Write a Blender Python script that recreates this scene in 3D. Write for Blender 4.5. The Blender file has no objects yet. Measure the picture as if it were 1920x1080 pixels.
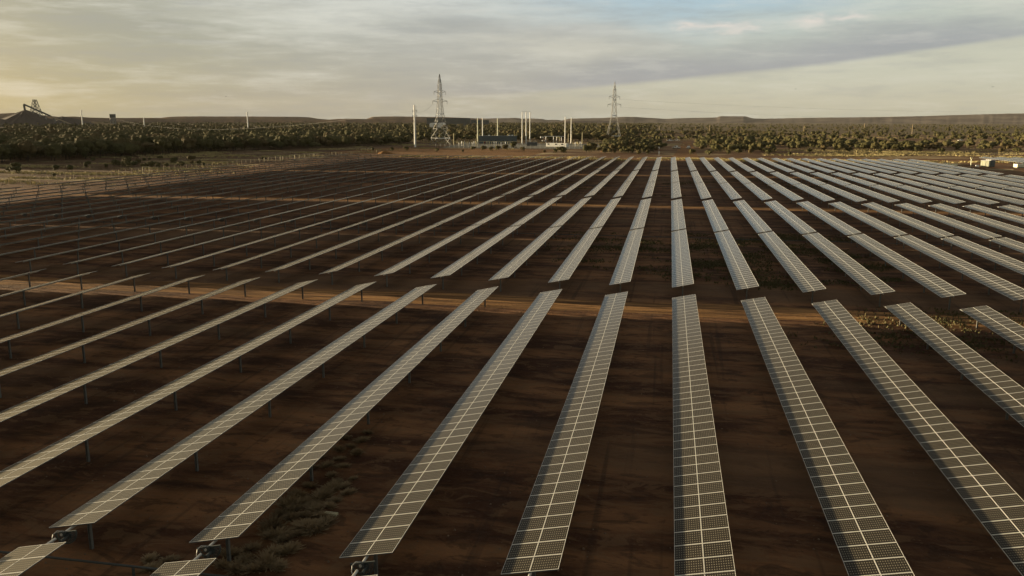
import bpy, math, random
import numpy as np
from mathutils import Matrix, Vector
R = math.radians
sc = bpy.context.scene
C = sc.collection
random.seed(7); RNG = np.random.default_rng(11)

# ------------------------------------------------------------------ camera
CAMH = 16.2
F, PITCH, YAW, ROLL = 1552.35, .19926, -.18509, .00216
cd = bpy.data.cameras.new('camera'); cam = bpy.data.objects.new('camera', cd); C.objects.link(cam)
cd.sensor_width = 36; cd.lens = F / 1920 * 36; cd.clip_start = .5; cd.clip_end = 60000
fw = Vector((math.sin(YAW) * math.cos(PITCH), math.cos(YAW) * math.cos(PITCH), -math.sin(PITCH)))
rt = Vector((math.cos(YAW), -math.sin(YAW), 0)); up = rt.cross(fw)
r2 = rt * math.cos(ROLL) + up * math.sin(ROLL); u2 = up * math.cos(ROLL) - rt * math.sin(ROLL)
m = Matrix((r2, u2, -fw)).transposed().to_4x4(); m.translation = (0, 0, CAMH)
cam.matrix_world = m
sc.camera = cam

def ray(px, py):
    a, b = (px - 960) / F, -(py - 540) / F
    return (r2 * a + u2 * b + fw)
def at(px, py, z=0.0):
    d = ray(px, py); t = (z - CAMH) / d.z
    return Vector((d.x * t, d.y * t, z))
def ray_at(px, py, Y):
    d = ray(px, py); t = Y / d.y
    return Vector((d.x * t, Y, CAMH + d.z * t))
def inframe(pts, marg=0):
    ok = []
    for p in pts:
        v = Vector(p) - Vector((0, 0, CAMH)); d = v.dot(fw)
        if d < .3: ok.append(None); continue
        ok.append((960 + F * v.dot(r2) / d, 540 - F * v.dot(u2) / d))
    return ok
def visible(pts, marg=10):
    q = [p for p in inframe(pts) if p]
    if not q: return False
    xs = [p[0] for p in q]; ys = [p[1] for p in q]
    return max(xs) > -marg and min(xs) < 1920 + marg and max(ys) > -marg and min(ys) < 1080 + marg

# ------------------------------------------------------------------ light
SUN_EL = R(4.45); SUN_AZ = R(-80)          # azimuth from +Y towards +X
sd = Vector((math.sin(SUN_AZ) * math.cos(SUN_EL), math.cos(SUN_AZ) * math.cos(SUN_EL), math.sin(SUN_EL)))
sl = bpy.data.lights.new('sun', 'SUN'); sl.energy = 5.0; sl.angle = R(.6); sl.color = (1, .80, .50)
so = bpy.data.objects.new('sun', sl); C.objects.link(so); so.rotation_euler = sd.to_track_quat('Z', 'Y').to_euler()
sc.view_settings.view_transform = 'Standard'; sc.view_settings.look = 'None'
sc.view_settings.exposure = 1.35; sc.view_settings.gamma = 1
EXP = 2 ** 1.35
def lin(c): return tuple(((v / 255) / 12.92 if v / 255 <= .04045 else ((v / 255 + .055) / 1.055) ** 2.4) for v in c)

class NT:
    """small helper to write node trees"""
    def __init__(s, t): s.t = t; s.n = t.nodes; s.l = t.links
    def new(s, k, **kw):
        n = s.n.new(k)
        for a, v in kw.items(): setattr(n, a, v)
        return n
    def put(s, sock, v):
        if isinstance(v, bpy.types.NodeSocket): s.l.new(v, sock)
        elif v is not None:
            if sock.type == 'RGBA' and len(v) == 3: v = (*v, 1)
            sock.default_value = v
    def m(s, op, a, b=None, c=None, clamp=False):
        n = s.new('ShaderNodeMath', operation=op, use_clamp=clamp)
        s.put(n.inputs[0], a)
        if b is not None: s.put(n.inputs[1], b)
        if c is not None: s.put(n.inputs[2], c)
        return n.outputs[0]
    def mix(s, f, a, b, mode='MIX'):
        n = s.new('ShaderNodeMix', data_type='RGBA', blend_type=mode)
        s.put(n.inputs[0], f); s.put(n.inputs[6], a); s.put(n.inputs[7], b)
        return n.outputs[2]
    def noise(s, vec, scale, detail=4, rough=.55, dist=0):
        n = s.new('ShaderNodeTexNoise'); s.put(n.inputs['Vector'], vec)
        n.inputs['Scale'].default_value = scale; n.inputs['Detail'].default_value = detail
        n.inputs['Roughness'].default_value = rough; n.inputs['Distortion'].default_value = dist
        return n.outputs['Fac']
    def step(s, v, lo, hi):
        n = s.new('ShaderNodeMapRange', interpolation_type='SMOOTHSTEP')
        s.put(n.inputs[0], v); n.inputs[1].default_value = lo; n.inputs[2].default_value = hi
        return n.outputs[0]
    def mapping(s, vec, scale=(1, 1, 1), loc=(0, 0, 0), rot=(0, 0, 0)):
        n = s.new('ShaderNodeMapping'); s.put(n.inputs[0], vec)
        n.inputs[1].default_value = loc; n.inputs[2].default_value = rot; n.inputs[3].default_value = scale
        return n.outputs[0]

# ------------------------------------------------------------------ sky
w = bpy.data.worlds.new('World'); sc.world = w; w.use_nodes = True
w.node_tree.nodes.clear(); T = NT(w.node_tree)
tc = T.new('ShaderNodeTexCoord').outputs['Generated']
sep = T.new('ShaderNodeSeparateXYZ'); T.put(sep.inputs[0], tc)
X, Y, Z = sep.outputs
D = math.degrees(1)
A0 = T.m('MULTIPLY', T.m('ARCTAN2', X, Y), D)
E0 = T.m('MULTIPLY', T.m('ARCSINE', Z), D)
cmb = T.new('ShaderNodeCombineXYZ'); T.put(cmb.inputs[0], A0); T.put(cmb.inputs[1], T.m('MULTIPLY', E0, 3.2))
n1 = T.noise(cmb.outputs[0], .09, 5, .6); n2 = T.noise(T.mapping(cmb.outputs[0], (.5, 1.2, 1), (31, 7, 3), (0, 0, R(-14))), .16, 6, .62)
n3 = T.noise(T.mapping(cmb.outputs[0], (1, 1, 1), (3, 70, 9)), .55, 5, .6)
A = T.m('ADD', A0, T.m('MULTIPLY', T.m('SUBTRACT', n2, .5), 13.0))
E = T.m('ADD', E0, T.m('MULTIPLY', T.m('SUBTRACT', n1, .5), 3.0))
def blob(a, e, sa, se, A_=None, E_=None, k=0.0):
    A_ = A_ or A; E_ = E_ or E
    da = T.m('SUBTRACT', A_, a)
    de = T.m('SUBTRACT', T.m('SUBTRACT', E_, e), T.m('MULTIPLY', da, k))
    q = T.m('ADD', T.m('POWER', T.m('ABSOLUTE', T.m('DIVIDE', da, sa)), 2), T.m('POWER', T.m('ABSOLUTE', T.m('DIVIDE', de, se)), 2))
    return T.m('EXPONENT', T.m('MULTIPLY', q, -1))
def sk(r, g, b, k=1): return tuple(v / EXP * k for v in lin((r, g, b)))
# base: from the warm left horizon to the cream right horizon, greyer overhead
hor = T.mix(T.step(A, -46, -22), sk(168, 165, 130), sk(170, 168, 154))
hor = T.mix(T.step(A, -24, 10), hor, sk(190, 190, 172))
mid = T.mix(T.step(A, -40, -12), sk(166, 164, 146), sk(176, 176, 172))
mid = T.mix(T.step(A, -10, 14), mid, sk(196, 202, 190))
col = T.mix(T.step(E0, .2, 4.6), hor, mid)
col = T.mix(T.m('MULTIPLY', blob(-33, 6.2, 12, 2.0), .6), col, sk(150, 153, 144))
col = T.mix(T.m('MULTIPLY', blob(-20, 9.9, 10, 3.6, k=-.02), 1.0), col, sk(236, 238, 230))
col = T.mix(T.m('MULTIPLY', blob(-12.5, 7.9, 6, 1.0, k=-.10), .6), col, sk(214, 216, 208))
col = T.mix(T.m('MULTIPLY', blob(-17, 6.1, 7, .55, k=.1), .45), col, sk(160, 162, 160))
col = T.mix(T.m('MULTIPLY', blob(-29, 6.9, 5, .5, k=.06), .4), col, sk(190, 189, 178))
# streaks, then the blue opening
col = T.mix(T.m('MULTIPLY', T.step(n2, .48, .66), .42), col, sk(224, 223, 212))
col = T.mix(T.m('MULTIPLY', T.step(T.m('SUBTRACT', 1, n2), .48, .66), .38), col, sk(152, 154, 154))
col = T.mix(T.m('MULTIPLY', blob(1, 8.6, 11, 2.4, k=-.03), 1.0), col, sk(176, 207, 224))
col = T.mix(T.m('MULTIPLY', blob(17, 8.2, 9, 1.4, k=-.05), .85), col, sk(224, 226, 212))
col = T.mix(T.m('MULTIPLY', blob(-8.5, 4.7, 6, .75, k=-.02), .75), col, sk(208, 206, 194))
col = T.mix(T.m('MULTIPLY', blob(-5.5, 5.7, 4, .35, k=-.05), .5), col, sk(206, 205, 198))
# long blue-grey band with a crisp lower edge that rises to the right
El = T.m('ADD', E0, T.m('MULTIPLY', T.m('SUBTRACT', n2, .5), .35))
xx = T.m('ADD', A0, 10.6); low = T.m('ADD', T.m('ADD', T.m('MULTIPLY', xx, .070), T.m('MULTIPLY', T.m('MULTIPLY', xx, xx), .00085)), 1.72)
dl = T.m('SUBTRACT', El, low)
edge = T.step(dl, -.12, .30)
thick = T.m('ADD', T.m('MULTIPLY', T.m('SUBTRACT', n1, .5), 3), dl)
fade = T.m('SUBTRACT', 1, T.step(thick, .35, 2.5))
azf = T.m('MULTIPLY', T.step(A0, -26, 1), T.m('SUBTRACT', 1, T.m('MULTIPLY', T.step(A0, 14, 30), .45)))
band = T.m('MULTIPLY', T.m('MULTIPLY', edge, fade), azf)
col = T.mix(T.m('MULTIPLY', band, .85), col, T.mix(n3, sk(148, 153, 164), sk(166, 169, 175)))
und = T.m('MULTIPLY', T.m('MULTIPLY', T.m('SUBTRACT', 1, edge), T.step(A0, -14, 0)), .75)
col = T.mix(und, col, T.mix(T.step(E0, .2, 3.2), sk(188, 186, 166), sk(203, 203, 186)))
# small cumulus puffs on the band's upper side
An = T.m('ADD', A0, T.m('MULTIPLY', T.m('SUBTRACT', n3, .5), 3.2)); En = T.m('ADD', E0, T.m('MULTIPLY', T.m('SUBTRACT', n3, .5), 1.1))
for a, e, sa, se, f in ((.9, 6.1, 1.0, .24, .95), (3.1, 6.05, 1.5, .22, .9), (8.4, 6.1, .8, .32, 1.0), (10.8, 6.3, 1.0, .2, .8), (4.4, 5.75, 1.2, .16, .7)):
    col = T.mix(T.m('MULTIPLY', blob(a, e, sa, se, An, En), f), col, sk(230, 222, 214))
# thin streaks everywhere
# glow around the low sun at the left, darker blue-grey vault overhead and behind
sdot = T.new('ShaderNodeVectorMath', operation='DOT_PRODUCT'); T.put(sdot.inputs[0], tc); sdot.inputs[1].default_value = (sd.x, sd.y, .03)
glow = T.m('POWER', T.m('MAXIMUM', sdot.outputs['Value'], 0), 13)
ov = T.step(E0, 9, 24)
vault = T.mix(T.step(n1, .38, .66), sk(92, 95, 98), sk(140, 136, 126))
n4 = T.noise(T.mapping(cmb.outputs[0], (.7, 1.6, 1), (11, 40, 5), (0, 0, R(-9))), .3, 6, .65)
col = T.mix(T.m('MULTIPLY', T.step(n4, .5, .68), .22), col, sk(226, 224, 214))
col = T.mix(T.m('MULTIPLY', T.step(n4, .5, .34), .22), col, sk(150, 154, 160))
col = T.mix(ov, col, vault)
col = T.mix(T.m('MULTIPLY', glow, .95), col, sk(255, 205, 105, 1.8))
sky = T.new('ShaderNodeTexSky', sky_type='NISHITA'); sky.sun_disc = False
sky.sun_elevation = SUN_EL; sky.sun_rotation = SUN_AZ; sky.altitude = 500; sky.dust_density = 2
skc = T.mix(1.0, sky.outputs[0], (.08, .08, .08, 1), 'MULTIPLY')
fin = T.mix(.88, skc, col)
fin = T.mix(T.step(E0, -.6, -2.0), fin, sk(70, 52, 38))
bg = T.new('ShaderNodeBackground'); T.put(bg.inputs[0], fin); bg.inputs[1].default_value = 1.0
T.l.new(bg.outputs[0], T.new('ShaderNodeOutputWorld').inputs[0])
w.cycles.sampling_method = 'MANUAL'; w.cycles.sample_map_resolution = 1024

# ------------------------------------------------------------------ materials
def mat(name, fn):
    mt = bpy.data.materials.new(name); mt.use_nodes = True; mt.node_tree.nodes.clear()
    t = NT(mt.node_tree); b = t.new('ShaderNodeBsdfPrincipled'); o = t.new('ShaderNodeOutputMaterial')
    t.l.new(b.outputs[0], o.inputs[0]); fn(t, b); return mt
def P(t): return t.new('ShaderNodeTexCoord').outputs['Object']
def WP(t): return t.new('ShaderNodeNewGeometry').outputs['Position']
def bump(t, b, h, dist=.02, st=.5):
    n = t.new('ShaderNodeBump'); n.inputs['Distance'].default_value = dist; n.inputs['Strength'].default_value = st
    t.put(n.inputs['Height'], h); t.l.new(n.outputs[0], b.inputs['Normal'])
def plain(name, c, rough=.6, metal=0, var=.18, scale=3):
    def fn(t, b):
        n = t.noise(P(t), scale, 5)
        v = t.step(n, .3, .7)
        rnd = t.new('ShaderNodeObjectInfo').outputs['Random']
        c1 = tuple(x * (1 - var) for x in c); c2 = tuple(min(1, x * (1 + var)) for x in c)
        k = t.m('ADD', t.m('MULTIPLY', v, .7), t.m('MULTIPLY', rnd, .3))
        t.put(b.inputs['Base Color'], t.mix(k, c1, c2))
        b.inputs['Roughness'].default_value = rough; b.inputs['Metallic'].default_value = metal
    return mat(name, fn)
M = {}
def fn(t, b):   # field and scrub soil, red brown with ruts; pale patches paint light leaking in
    p = WP(t)
    st = t.mapping(p, (.22, 1, 1))
    a = t.noise(st, .33, 6, .62, .3); bb = t.noise(t.mapping(p, (.1, .6, 1), (40, 3, 0)), .11, 4); g = t.noise(p, 4.5, 6, .7)
    rut = t.noise(t.mapping(p, (2.2, .05, 1), (0, 9, 0)), .8, 3, .5)
    base = t.mix(t.step(a, .40, .66), (.078, .032, .015), (.30, .145, .062))
    mid_ = t.noise(t.mapping(p, (.5, 1, 1), (5, 5, 0)), .9, 7, .68, .6)
    base = t.mix(t.m('MULTIPLY', t.step(mid_, .52, .58), .6), base, (.215, .120, .058)); base = t.mix(t.m('MULTIPLY', t.step(mid_, .47, .40), .5), base, (.030, .017, .010))
    base = t.mix(t.m('MULTIPLY', t.step(bb, .50, .60), .65), base, (.18, .105, .055))
    base = t.mix(t.m('MULTIPLY', t.step(rut, .56, .70), .45), base, (.038, .022, .014))
    base = t.mix(t.m('MULTIPLY', t.step(g, .45, .75), .35), base, (.15, .09, .055))
    # outside the field: redder clay; cream streaks paint dry grass and sun between trees
    sp = t.new('ShaderNodeSeparateXYZ'); t.put(sp.inputs[0], p)
    out = t.m('MAXIMUM', t.step(sp.outputs[1], 357, 362), t.m('SUBTRACT', 1, t.step(sp.outputs[0], -152, -146)))
    out = t.m('MAXIMUM', out, t.step(sp.outputs[0], 104, 108))
    wide = t.noise(t.mapping(p, (.22, 1, 1), (9, 2, 0)), .075, 6, .65)
    oc = t.mix(t.step(a, .3, .7), (.085, .046, .022), (.23, .12, .055))
    oc = t.mix(t.m('MULTIPLY', t.step(wide, .54, .575), .85), oc, (.52, .41, .22))
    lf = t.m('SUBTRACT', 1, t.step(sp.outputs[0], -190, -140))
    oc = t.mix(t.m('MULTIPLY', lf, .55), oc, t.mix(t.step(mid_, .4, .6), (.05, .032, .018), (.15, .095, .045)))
    far = t.step(sp.outputs[1], 700, 1500)
    oc = t.mix(t.m('MULTIPLY', far, .7), oc, (.12, .10, .05))
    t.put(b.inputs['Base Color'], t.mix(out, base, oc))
    b.inputs['Roughness'].default_value = .95; b.inputs['Specular IOR Level'].default_value = .15
    bump(t, b, t.m('ADD', t.m('MULTIPLY', mid_, 1.2), t.m('MULTIPLY', g, .35)), .25, .9)
M['soil'] = mat('red_brown_soil', fn)
def fn(t, b):  # orange clay, its colour brightened to carry some of the sun on the tracks
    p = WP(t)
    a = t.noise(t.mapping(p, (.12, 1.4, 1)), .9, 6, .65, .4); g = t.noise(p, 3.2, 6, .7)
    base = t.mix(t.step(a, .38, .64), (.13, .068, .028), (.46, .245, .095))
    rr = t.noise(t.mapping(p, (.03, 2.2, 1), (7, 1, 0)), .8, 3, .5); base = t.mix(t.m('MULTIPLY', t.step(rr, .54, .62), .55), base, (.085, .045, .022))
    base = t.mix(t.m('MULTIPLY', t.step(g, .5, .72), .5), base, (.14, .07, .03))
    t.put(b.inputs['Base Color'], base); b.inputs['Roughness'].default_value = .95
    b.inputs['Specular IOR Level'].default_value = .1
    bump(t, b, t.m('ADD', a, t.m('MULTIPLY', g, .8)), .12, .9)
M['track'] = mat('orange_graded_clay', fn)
def fn(t, b):
    g = t.noise(WP(t), .8, 6, .7)
    t.put(b.inputs['Base Color'], t.mix(t.step(g, .35, .65), (.11, .105, .075), (.20, .18, .13))); b.inputs['Roughness'].default_value = .9
M['gravel'] = mat('grey_gravel', fn)
def solar(name, cells):
    def fn(t, b):
        uv = t.new('ShaderNodeTexCoord').outputs['UV']
        s = t.new('ShaderNodeSeparateXYZ'); t.put(s.inputs[0], uv)
        rnd = t.new('ShaderNodeObjectInfo').outputs['Random']
        dark = t.mix(rnd, (.005, .005, .006), (.014, .012, .011))
        if cells:
            def tri(v, n):
                f = t.m('FRACT', t.m('MULTIPLY', v, n)); return t.m('MINIMUM', f, t.m('SUBTRACT', 1, f))
            fu, fv = tri(s.outputs[0], 12), tri(s.outputs[1], 6)
            dot = t.m('LESS_THAN', t.m('ADD', fu, t.m('MULTIPLY', fv, 1.15)), .26)
            line = t.m('LESS_THAN', t.m('MINIMUM', fu, t.m('MULTIPLY', fv, 2)), .075)
            c = t.mix(line, dark, (.020, .019, .017)); c = t.mix(dot, c, (.24, .225, .18))
        else:
            c = t.mix(.08, dark, (.28, .26, .21))
        dust = t.noise(WP(t), .7, 4, .6)
        c = t.mix(t.m('ADD', .0, t.m('MULTIPLY', dust, .022)), c, (.30, .22, .12))
        t.put(b.inputs['Base Color'], c)
        b.inputs['Roughness'].default_value = .60; b.inputs['IOR'].default_value = 1.24; b.inputs['Specular Tint'].default_value = (1, .80, .42, 1)
        b.inputs['Sheen Weight'].default_value = .022; b.inputs['Sheen Roughness'].default_value = .45; b.inputs['Sheen Tint'].default_value = (1, .76, .36, 1)
        b.inputs['Coat Weight'].default_value = .62; b.inputs['Coat Roughness'].default_value = .12; b.inputs['Coat IOR'].default_value = 1.22; b.inputs['Coat Tint'].default_value = (1, .97, .9, 1)
    return mat(name, fn)
M['cell'] = solar('dark_cells_under_glass', True); M['cellfar'] = solar('dark_glass_far', False)
M['alu'] = plain('anodised_aluminium', (.80, .79, .73), .5, 0, .06, 2)
M['back'] = plain('grey_backsheet', (.10, .10, .10), .6)
M['galv'] = plain('galvanised_steel', (.20, .20, .185), .5, .5, .25, 4)
M['rail'] = plain('galvanised_tube', (.62, .60, .54), .4, .5, .15, 2)
M['steel'] = plain('pylon_steel', (.22, .22, .21), .6, .1, .2, 1)
M['cable'] = plain('cable_aluminium', (.07, .07, .065), .7)
M['brightsteel'] = plain('bright_zinc_steel', (.85, .86, .84), .35, .3, .05, 1)
M['white'] = plain('white_paint', (.80, .79, .74), .5, 0, .07, .7)
M['cream'] = plain('cream_paint', (.72, .73, .55), .55, 0, .08, .7)
M['wood'] = plain('weathered_timber', (.32, .25, .16), .9, 0, .2, 2)
M['yellowish'] = plain('tan_concrete', (.50, .44, .27), .85, 0, .15, 2)
M['darksteel'] = plain('dark_grease_steel', (.07, .078, .072), .55, .3)
M['black'] = plain('dark_rubber', (.022, .022, .022), .75)
M['bluegrey'] = plain('blue_grey_cladding', (.085, .105, .115), .6, 0, .12, .4)
M['farblue'] = plain('teal_grey_cladding', (.075, .085, .085), .8, 0, .15, .05)
M['glass'] = plain('dark_window_glass', (.02, .022, .025), .15)
M['red'] = plain('red_oxide', (.20, .05, .03), .7)
def fn(t, b):
    n = t.noise(WP(t), .02, 6, .6); n2_ = t.noise(t.mapping(WP(t), (.2, .2, 2.5)), .03, 5, .6)
    t.put(b.inputs['Base Color'], t.mix(t.step(n, .35, .65), t.mix(t.step(n2_, .4, .6), (.13, .088, .062), (.20, .135, .09)), (.14, .105, .078)))
    b.inputs['Roughness'].default_value = 1; b.inputs['Specular IOR Level'].default_value = 0
M['spoil'] = mat('brown_spoil', fn)
def fn(t, b):
    n = t.noise(WP(t), .004, 7, .62)
    t.put(b.inputs['Base Color'], t.mix(t.step(n, .38, .62), (.12, .10, .088), (.19, .16, .135)))
    b.inputs['Roughness'].default_value = 1; b.inputs['Specular IOR Level'].default_value = 0
M['hill'] = mat('distant_hill', fn)
M['stock'] = plain('dark_ore', (.062, .046, .036), .95, 0, .1, .05)
def leafmat(name, cols, attr=False):
    def fn(t, b):
        if attr:
            k = t.new('ShaderNodeAttribute', attribute_name='tint').outputs['Fac']
        else:
            k = t.new('ShaderNodeObjectInfo').outputs['Random']
        n = t.noise(WP(t), .9, 3, .6)
        c = t.mix(t.step(k, .1, .55), cols[0], cols[1]); c = t.mix(t.step(k, .6, 1), c, cols[2])
        c = t.mix(t.m('MULTIPLY', t.step(n, .3, .75), .55), c, cols[3])
        t.put(b.inputs['Base Color'], c); b.inputs['Roughness'].default_value = .85; b.inputs['Specular IOR Level'].default_value = .15
    return mat(name, fn)
LC = ((.062, .060, .022), (.085, .076, .028), (.105, .075, .033), (.100, .088, .036))
M['leaf'] = leafmat('mulga_foliage', LC); M['leafmass'] = leafmat('mulga_foliage_mass', LC, True)
M['bark'] = plain('dark_bark', (.05, .04, .03), .95)
M['tuft'] = leafmat('dry_tuft', ((.25, .175, .09), (.31, .22, .12), (.20, .145, .08), (.36, .27, .15)))
M['straw'] = leafmat('straw_grass', ((.36, .29, .13), (.46, .38, .18), (.30, .25, .10), (.55, .47, .25)), True)
M['clod'] = plain('brown_clod', (.20, .13, .08), .95, 0, .4, .9)
M['green'] = leafmat('sparse_green', ((.075, .075, .030), (.10, .090, .038), (.13, .10, .05), (.16, .13, .07)), True)

# ------------------------------------------------------------------ builders
class MB:
    def __init__(s): s.v = []; s.f = []; s.m = []; s.uv = []
    def quad(s, a, b, c, d, mi=0, uv=None):
        i = len(s.v); s.v += [tuple(a), tuple(b), tuple(c), tuple(d)]; s.f.append((i, i + 1, i + 2, i + 3)); s.m.append(mi)
        s.uv.append(uv or ((0, 0),) * 4)
    def box(s, x0, x1, y0, y1, z0, z1, mi=0, top=None):
        p = [(x0, y0, z0), (x1, y0, z0), (x1, y1, z0), (x0, y1, z0), (x0, y0, z1), (x1, y0, z1), (x1, y1, z1), (x0, y1, z1)]
        for k, q in enumerate(((0, 3, 2, 1), (4, 5, 6, 7), (0, 1, 5, 4), (1, 2, 6, 5), (2, 3, 7, 6), (3, 0, 4, 7))):
            s.quad(*[p[j] for j in q], mi=(top if (k == 1 and top is not None) else mi))
        return s
    def bar(s, a, b, w, h=None, mi=0, n=4, w2=None):
        a = Vector(a); b = Vector(b); d = (b - a).normalized()
        u = d.cross(Vector((0, 0, 1)))
        if u.length < 1e-3: u = Vector((1, 0, 0))
        u.normalize(); v = u.cross(d); h = h or w; w2 = w2 if w2 is not None else w
        A_, B_ = [], []
        for k in range(n):
            t = 2 * math.pi * (k + .5) / n; r = .7071 if n == 4 else .5
            o = u * math.cos(t) * r + v * math.sin(t) * r * (h / w)
            A_.append(a + o * w); B_.append(b + o * w2)
        for k in range(n):
            j = (k + 1) % n; s.quad(A_[k], A_[j], B_[j], B_[k], mi)
        for ring, rev in ((A_, 1), (B_, 0)):
            i = len(s.v); s.v += [tuple(p) for p in ring]; idx = tuple(range(i, i + n))
            s.f.append(idx[::-1] if rev else idx); s.m.append(mi); s.uv.append(((0, 0),) * n)
        return s
    def mesh(s, name, mats):
        me = bpy.data.meshes.new(name); me.from_pydata(s.v, [], s.f)
        for q in (mats if isinstance(mats, (list, tuple)) else [mats]): me.materials.append(M[q])
        me.polygons.foreach_set('material_index', s.m)
        uvl = me.uv_layers.new(name='UVMap')
        uvl.data.foreach_set('uv', [c for q in s.uv for p in q for c in p])
        me.update(); return me
def link(name, me, parent=None, loc=(0, 0, 0), rot=(0, 0, 0), scale=(1, 1, 1)):
    o = bpy.data.objects.new(name, me); C.objects.link(o); o.location = loc; o.rotation_euler = rot; o.scale = scale
    if parent: o.parent = parent
    return o
def thing(name, label, cat, loc=(0, 0, 0), rotz=0, group=None, me=None, scale=(1, 1, 1)):
    o = link(name, me, None, loc, (0, 0, rotz), scale); o['label'] = label; o['category'] = cat
    if group: o['group'] = group
    return o
def struct(o): o['kind'] = 'structure'; return o
def stuff(o, label, cat): o['kind'] = 'stuff'; o['label'] = label; o['category'] = cat; return o
ORD = ['zeroth', 'first', 'second', 'third', 'fourth', 'fifth', 'sixth', 'seventh', 'eighth', 'ninth', 'tenth', 'eleventh', 'twelfth', 'thirteenth',
       'fourteenth', 'fifteenth', 'sixteenth', 'seventeenth', 'eighteenth', 'nineteenth']
def nth(n):
    if n < 20: return ORD[n]
    tens = {2: 'twent', 3: 'thirt', 4: 'fort', 5: 'fift', 6: 'sixt', 7: 'sevent', 8: 'eight', 9: 'ninet'}
    if n >= 100: return 'hundred and ' + nth(n - 100) if n % 100 else 'hundredth'
    return tens[n // 10] + ('ieth' if n % 10 == 0 else 'y-' + ORD[n % 10])

# ------------------------------------------------------------------ ground
mb = MB(); mb.quad((-22000, -300, 0), (22000, -300, 0), (22000, 30000, 0), (-22000, 30000, 0))
struct(link('ground', mb.mesh('ground', 'soil')))
def sheet(name, pts, matn, z=.004, sub=40):
    """wavy-edged strip between two poly-lines: pts = [(x, ynear, yfar)...]"""
    b = MB()
    for (xa, a0, a1), (xb, b0, b1) in zip(pts, pts[1:]):
        b.quad((xa, a0, z), (xb, b0, z), (xb, b1, z), (xa, a1, z))
    return struct(link(name, b.mesh(name, matn)))
def strip(name, x0, x1, y0, y1, matn, z=.004, wob=.35, step=2.2):
    pts = []; x = x0; ph = random.random() * 9
    while x < x1:
        pts.append((x, y0 + wob * (math.sin(x * .31 + ph) + random.uniform(-.6, .6)), y1 + wob * (math.sin(x * .23 + ph * 2) + random.uniform(-.6, .6)))); x += step
    return sheet(name, pts, matn, z)
strip('service_track', -147, 120, 70.1, 75.0, 'track')  # bright track sheets, laid out to paint the sunlit strips between blocks
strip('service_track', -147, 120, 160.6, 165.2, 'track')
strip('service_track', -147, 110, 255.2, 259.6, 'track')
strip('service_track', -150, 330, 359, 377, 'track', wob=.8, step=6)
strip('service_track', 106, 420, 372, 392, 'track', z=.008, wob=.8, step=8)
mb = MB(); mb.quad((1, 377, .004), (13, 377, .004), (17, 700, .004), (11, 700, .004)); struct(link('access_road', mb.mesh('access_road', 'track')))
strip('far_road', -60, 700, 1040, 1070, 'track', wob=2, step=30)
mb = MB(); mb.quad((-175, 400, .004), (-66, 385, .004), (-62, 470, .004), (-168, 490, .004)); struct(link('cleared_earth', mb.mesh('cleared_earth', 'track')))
mb = MB()
P0 = [(-138, 497), (-36, 492), (-36, 590), (-150, 600)]; P1 = [(-136, 500), (-38, 495), (-38, 588), (-148, 598)]
for k in range(4):
    j = (k + 1) % 4; mb.quad((*P0[k], 0), (*P0[j], 0), (*P1[j], .45), (*P1[k], .45))
mb.quad(*[(*p, .45) for p in P1])
struct(link('gravel_pad', mb.mesh('gravel_pad', 'gravel')))

# ------------------------------------------------------------------ solar tables
S = 5.748; X0 = 1.717; AX = 1.35; TILT = .2065; HW = .995
def module_mesh(p):
    b = MB(); w = .99; l = p - .018; fx, fy = .010, .015; t = .038
    b.box(0, w, 0, l, -t, -.004, 1)
    b.quad((fx, fy, .000), (w - fx, fy, .000), (w - fx, l - fy, .000), (fx, l - fy, .000), 0, ((0, 0), (1, 0), (1, 1), (0, 1)))
    for x0, x1, y0, y1 in ((0, fx, 0, l), (w - fx, w, 0, l), (fx, w - fx, 0, fy), (fx, w - fx, l - fy, l)):
        b.box(x0, x1, y0, y1, -.003, .004, 2)
    return b.mesh('solar_panel', ['cell', 'back', 'alu'])
MODM = module_mesh(1.0085)
def surface_mesh(L, n, tr=True, far=False):
    b = MB(); p = L / n
    b.box(-HW, HW, 0, L, -.038, -.004, 1)
    for s0 in (-HW, .005):
        if tr:
            for k in range(n):
                b.quad((s0, k * p, 0), (s0 + .99, k * p, 0), (s0 + .99, (k + 1) * p, 0), (s0, (k + 1) * p, 0), 0, ((0, 0), (1, 0), (1, 1), (0, 1)))
        else:
            b.quad((s0, 0, 0), (s0 + .99, 0, 0), (s0 + .99, L, 0), (s0, L, 0), 0, ((0, 0), (1, 0), (1, 1), (0, 1)))
    e = .024 if not far else .05
    for x0, x1 in ((-HW, -HW + e), (-.5 * e, .5 * e), (HW - e, HW)):
        if far and x0 == -.5 * e: continue
        b.box(x0, x1, 0, L, -.036, .005, 2)
    b.box(-HW + e, HW - e, 0, .05, -.036, .004, 2); b.box(-HW + e, HW - e, L - .05, L, -.036, .004, 2)
    if tr:
        for k in range(1, n):
            for a0, a1 in ((-HW + e, -.5 * e), (.5 * e, HW - e)):
                b.box(a0, a1, k * p - .026, k * p + .026, -.003, .003, 2)
    return b
def post_mesh():
    b = MB(); z1 = AX - .075
    b.box(-.055, .055, -.006, .006, -.3, z1, 0)
    b.box(-.055, -.043, -.06, -.006, -.3, z1, 0); b.box(-.055, -.043, .006, .06, -.3, z1, 0)
    b.box(.043, .055, -.06, -.006, -.3, z1, 0); b.box(.043, .055, .006, .06, -.3, z1, 0)
    b.box(-.09, .09, -.07, .07, z1 + .001, z1 + .03, 0)
    return b.mesh('post', 'galv')
POST = post_mesh()
bb = MB()
for k in range(12):   # bearing ring on top of a post
    a0, a1 = 2 * math.pi * k / 12, 2 * math.pi * (k + 1) / 12
    bb.bar((.085 * math.cos(a0), 0, .085 * math.sin(a0)), (.085 * math.cos(a1), 0, .085 * math.sin(a1)), .03, .06)
BEAR = bb.mesh('bearing', 'galv')
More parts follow.
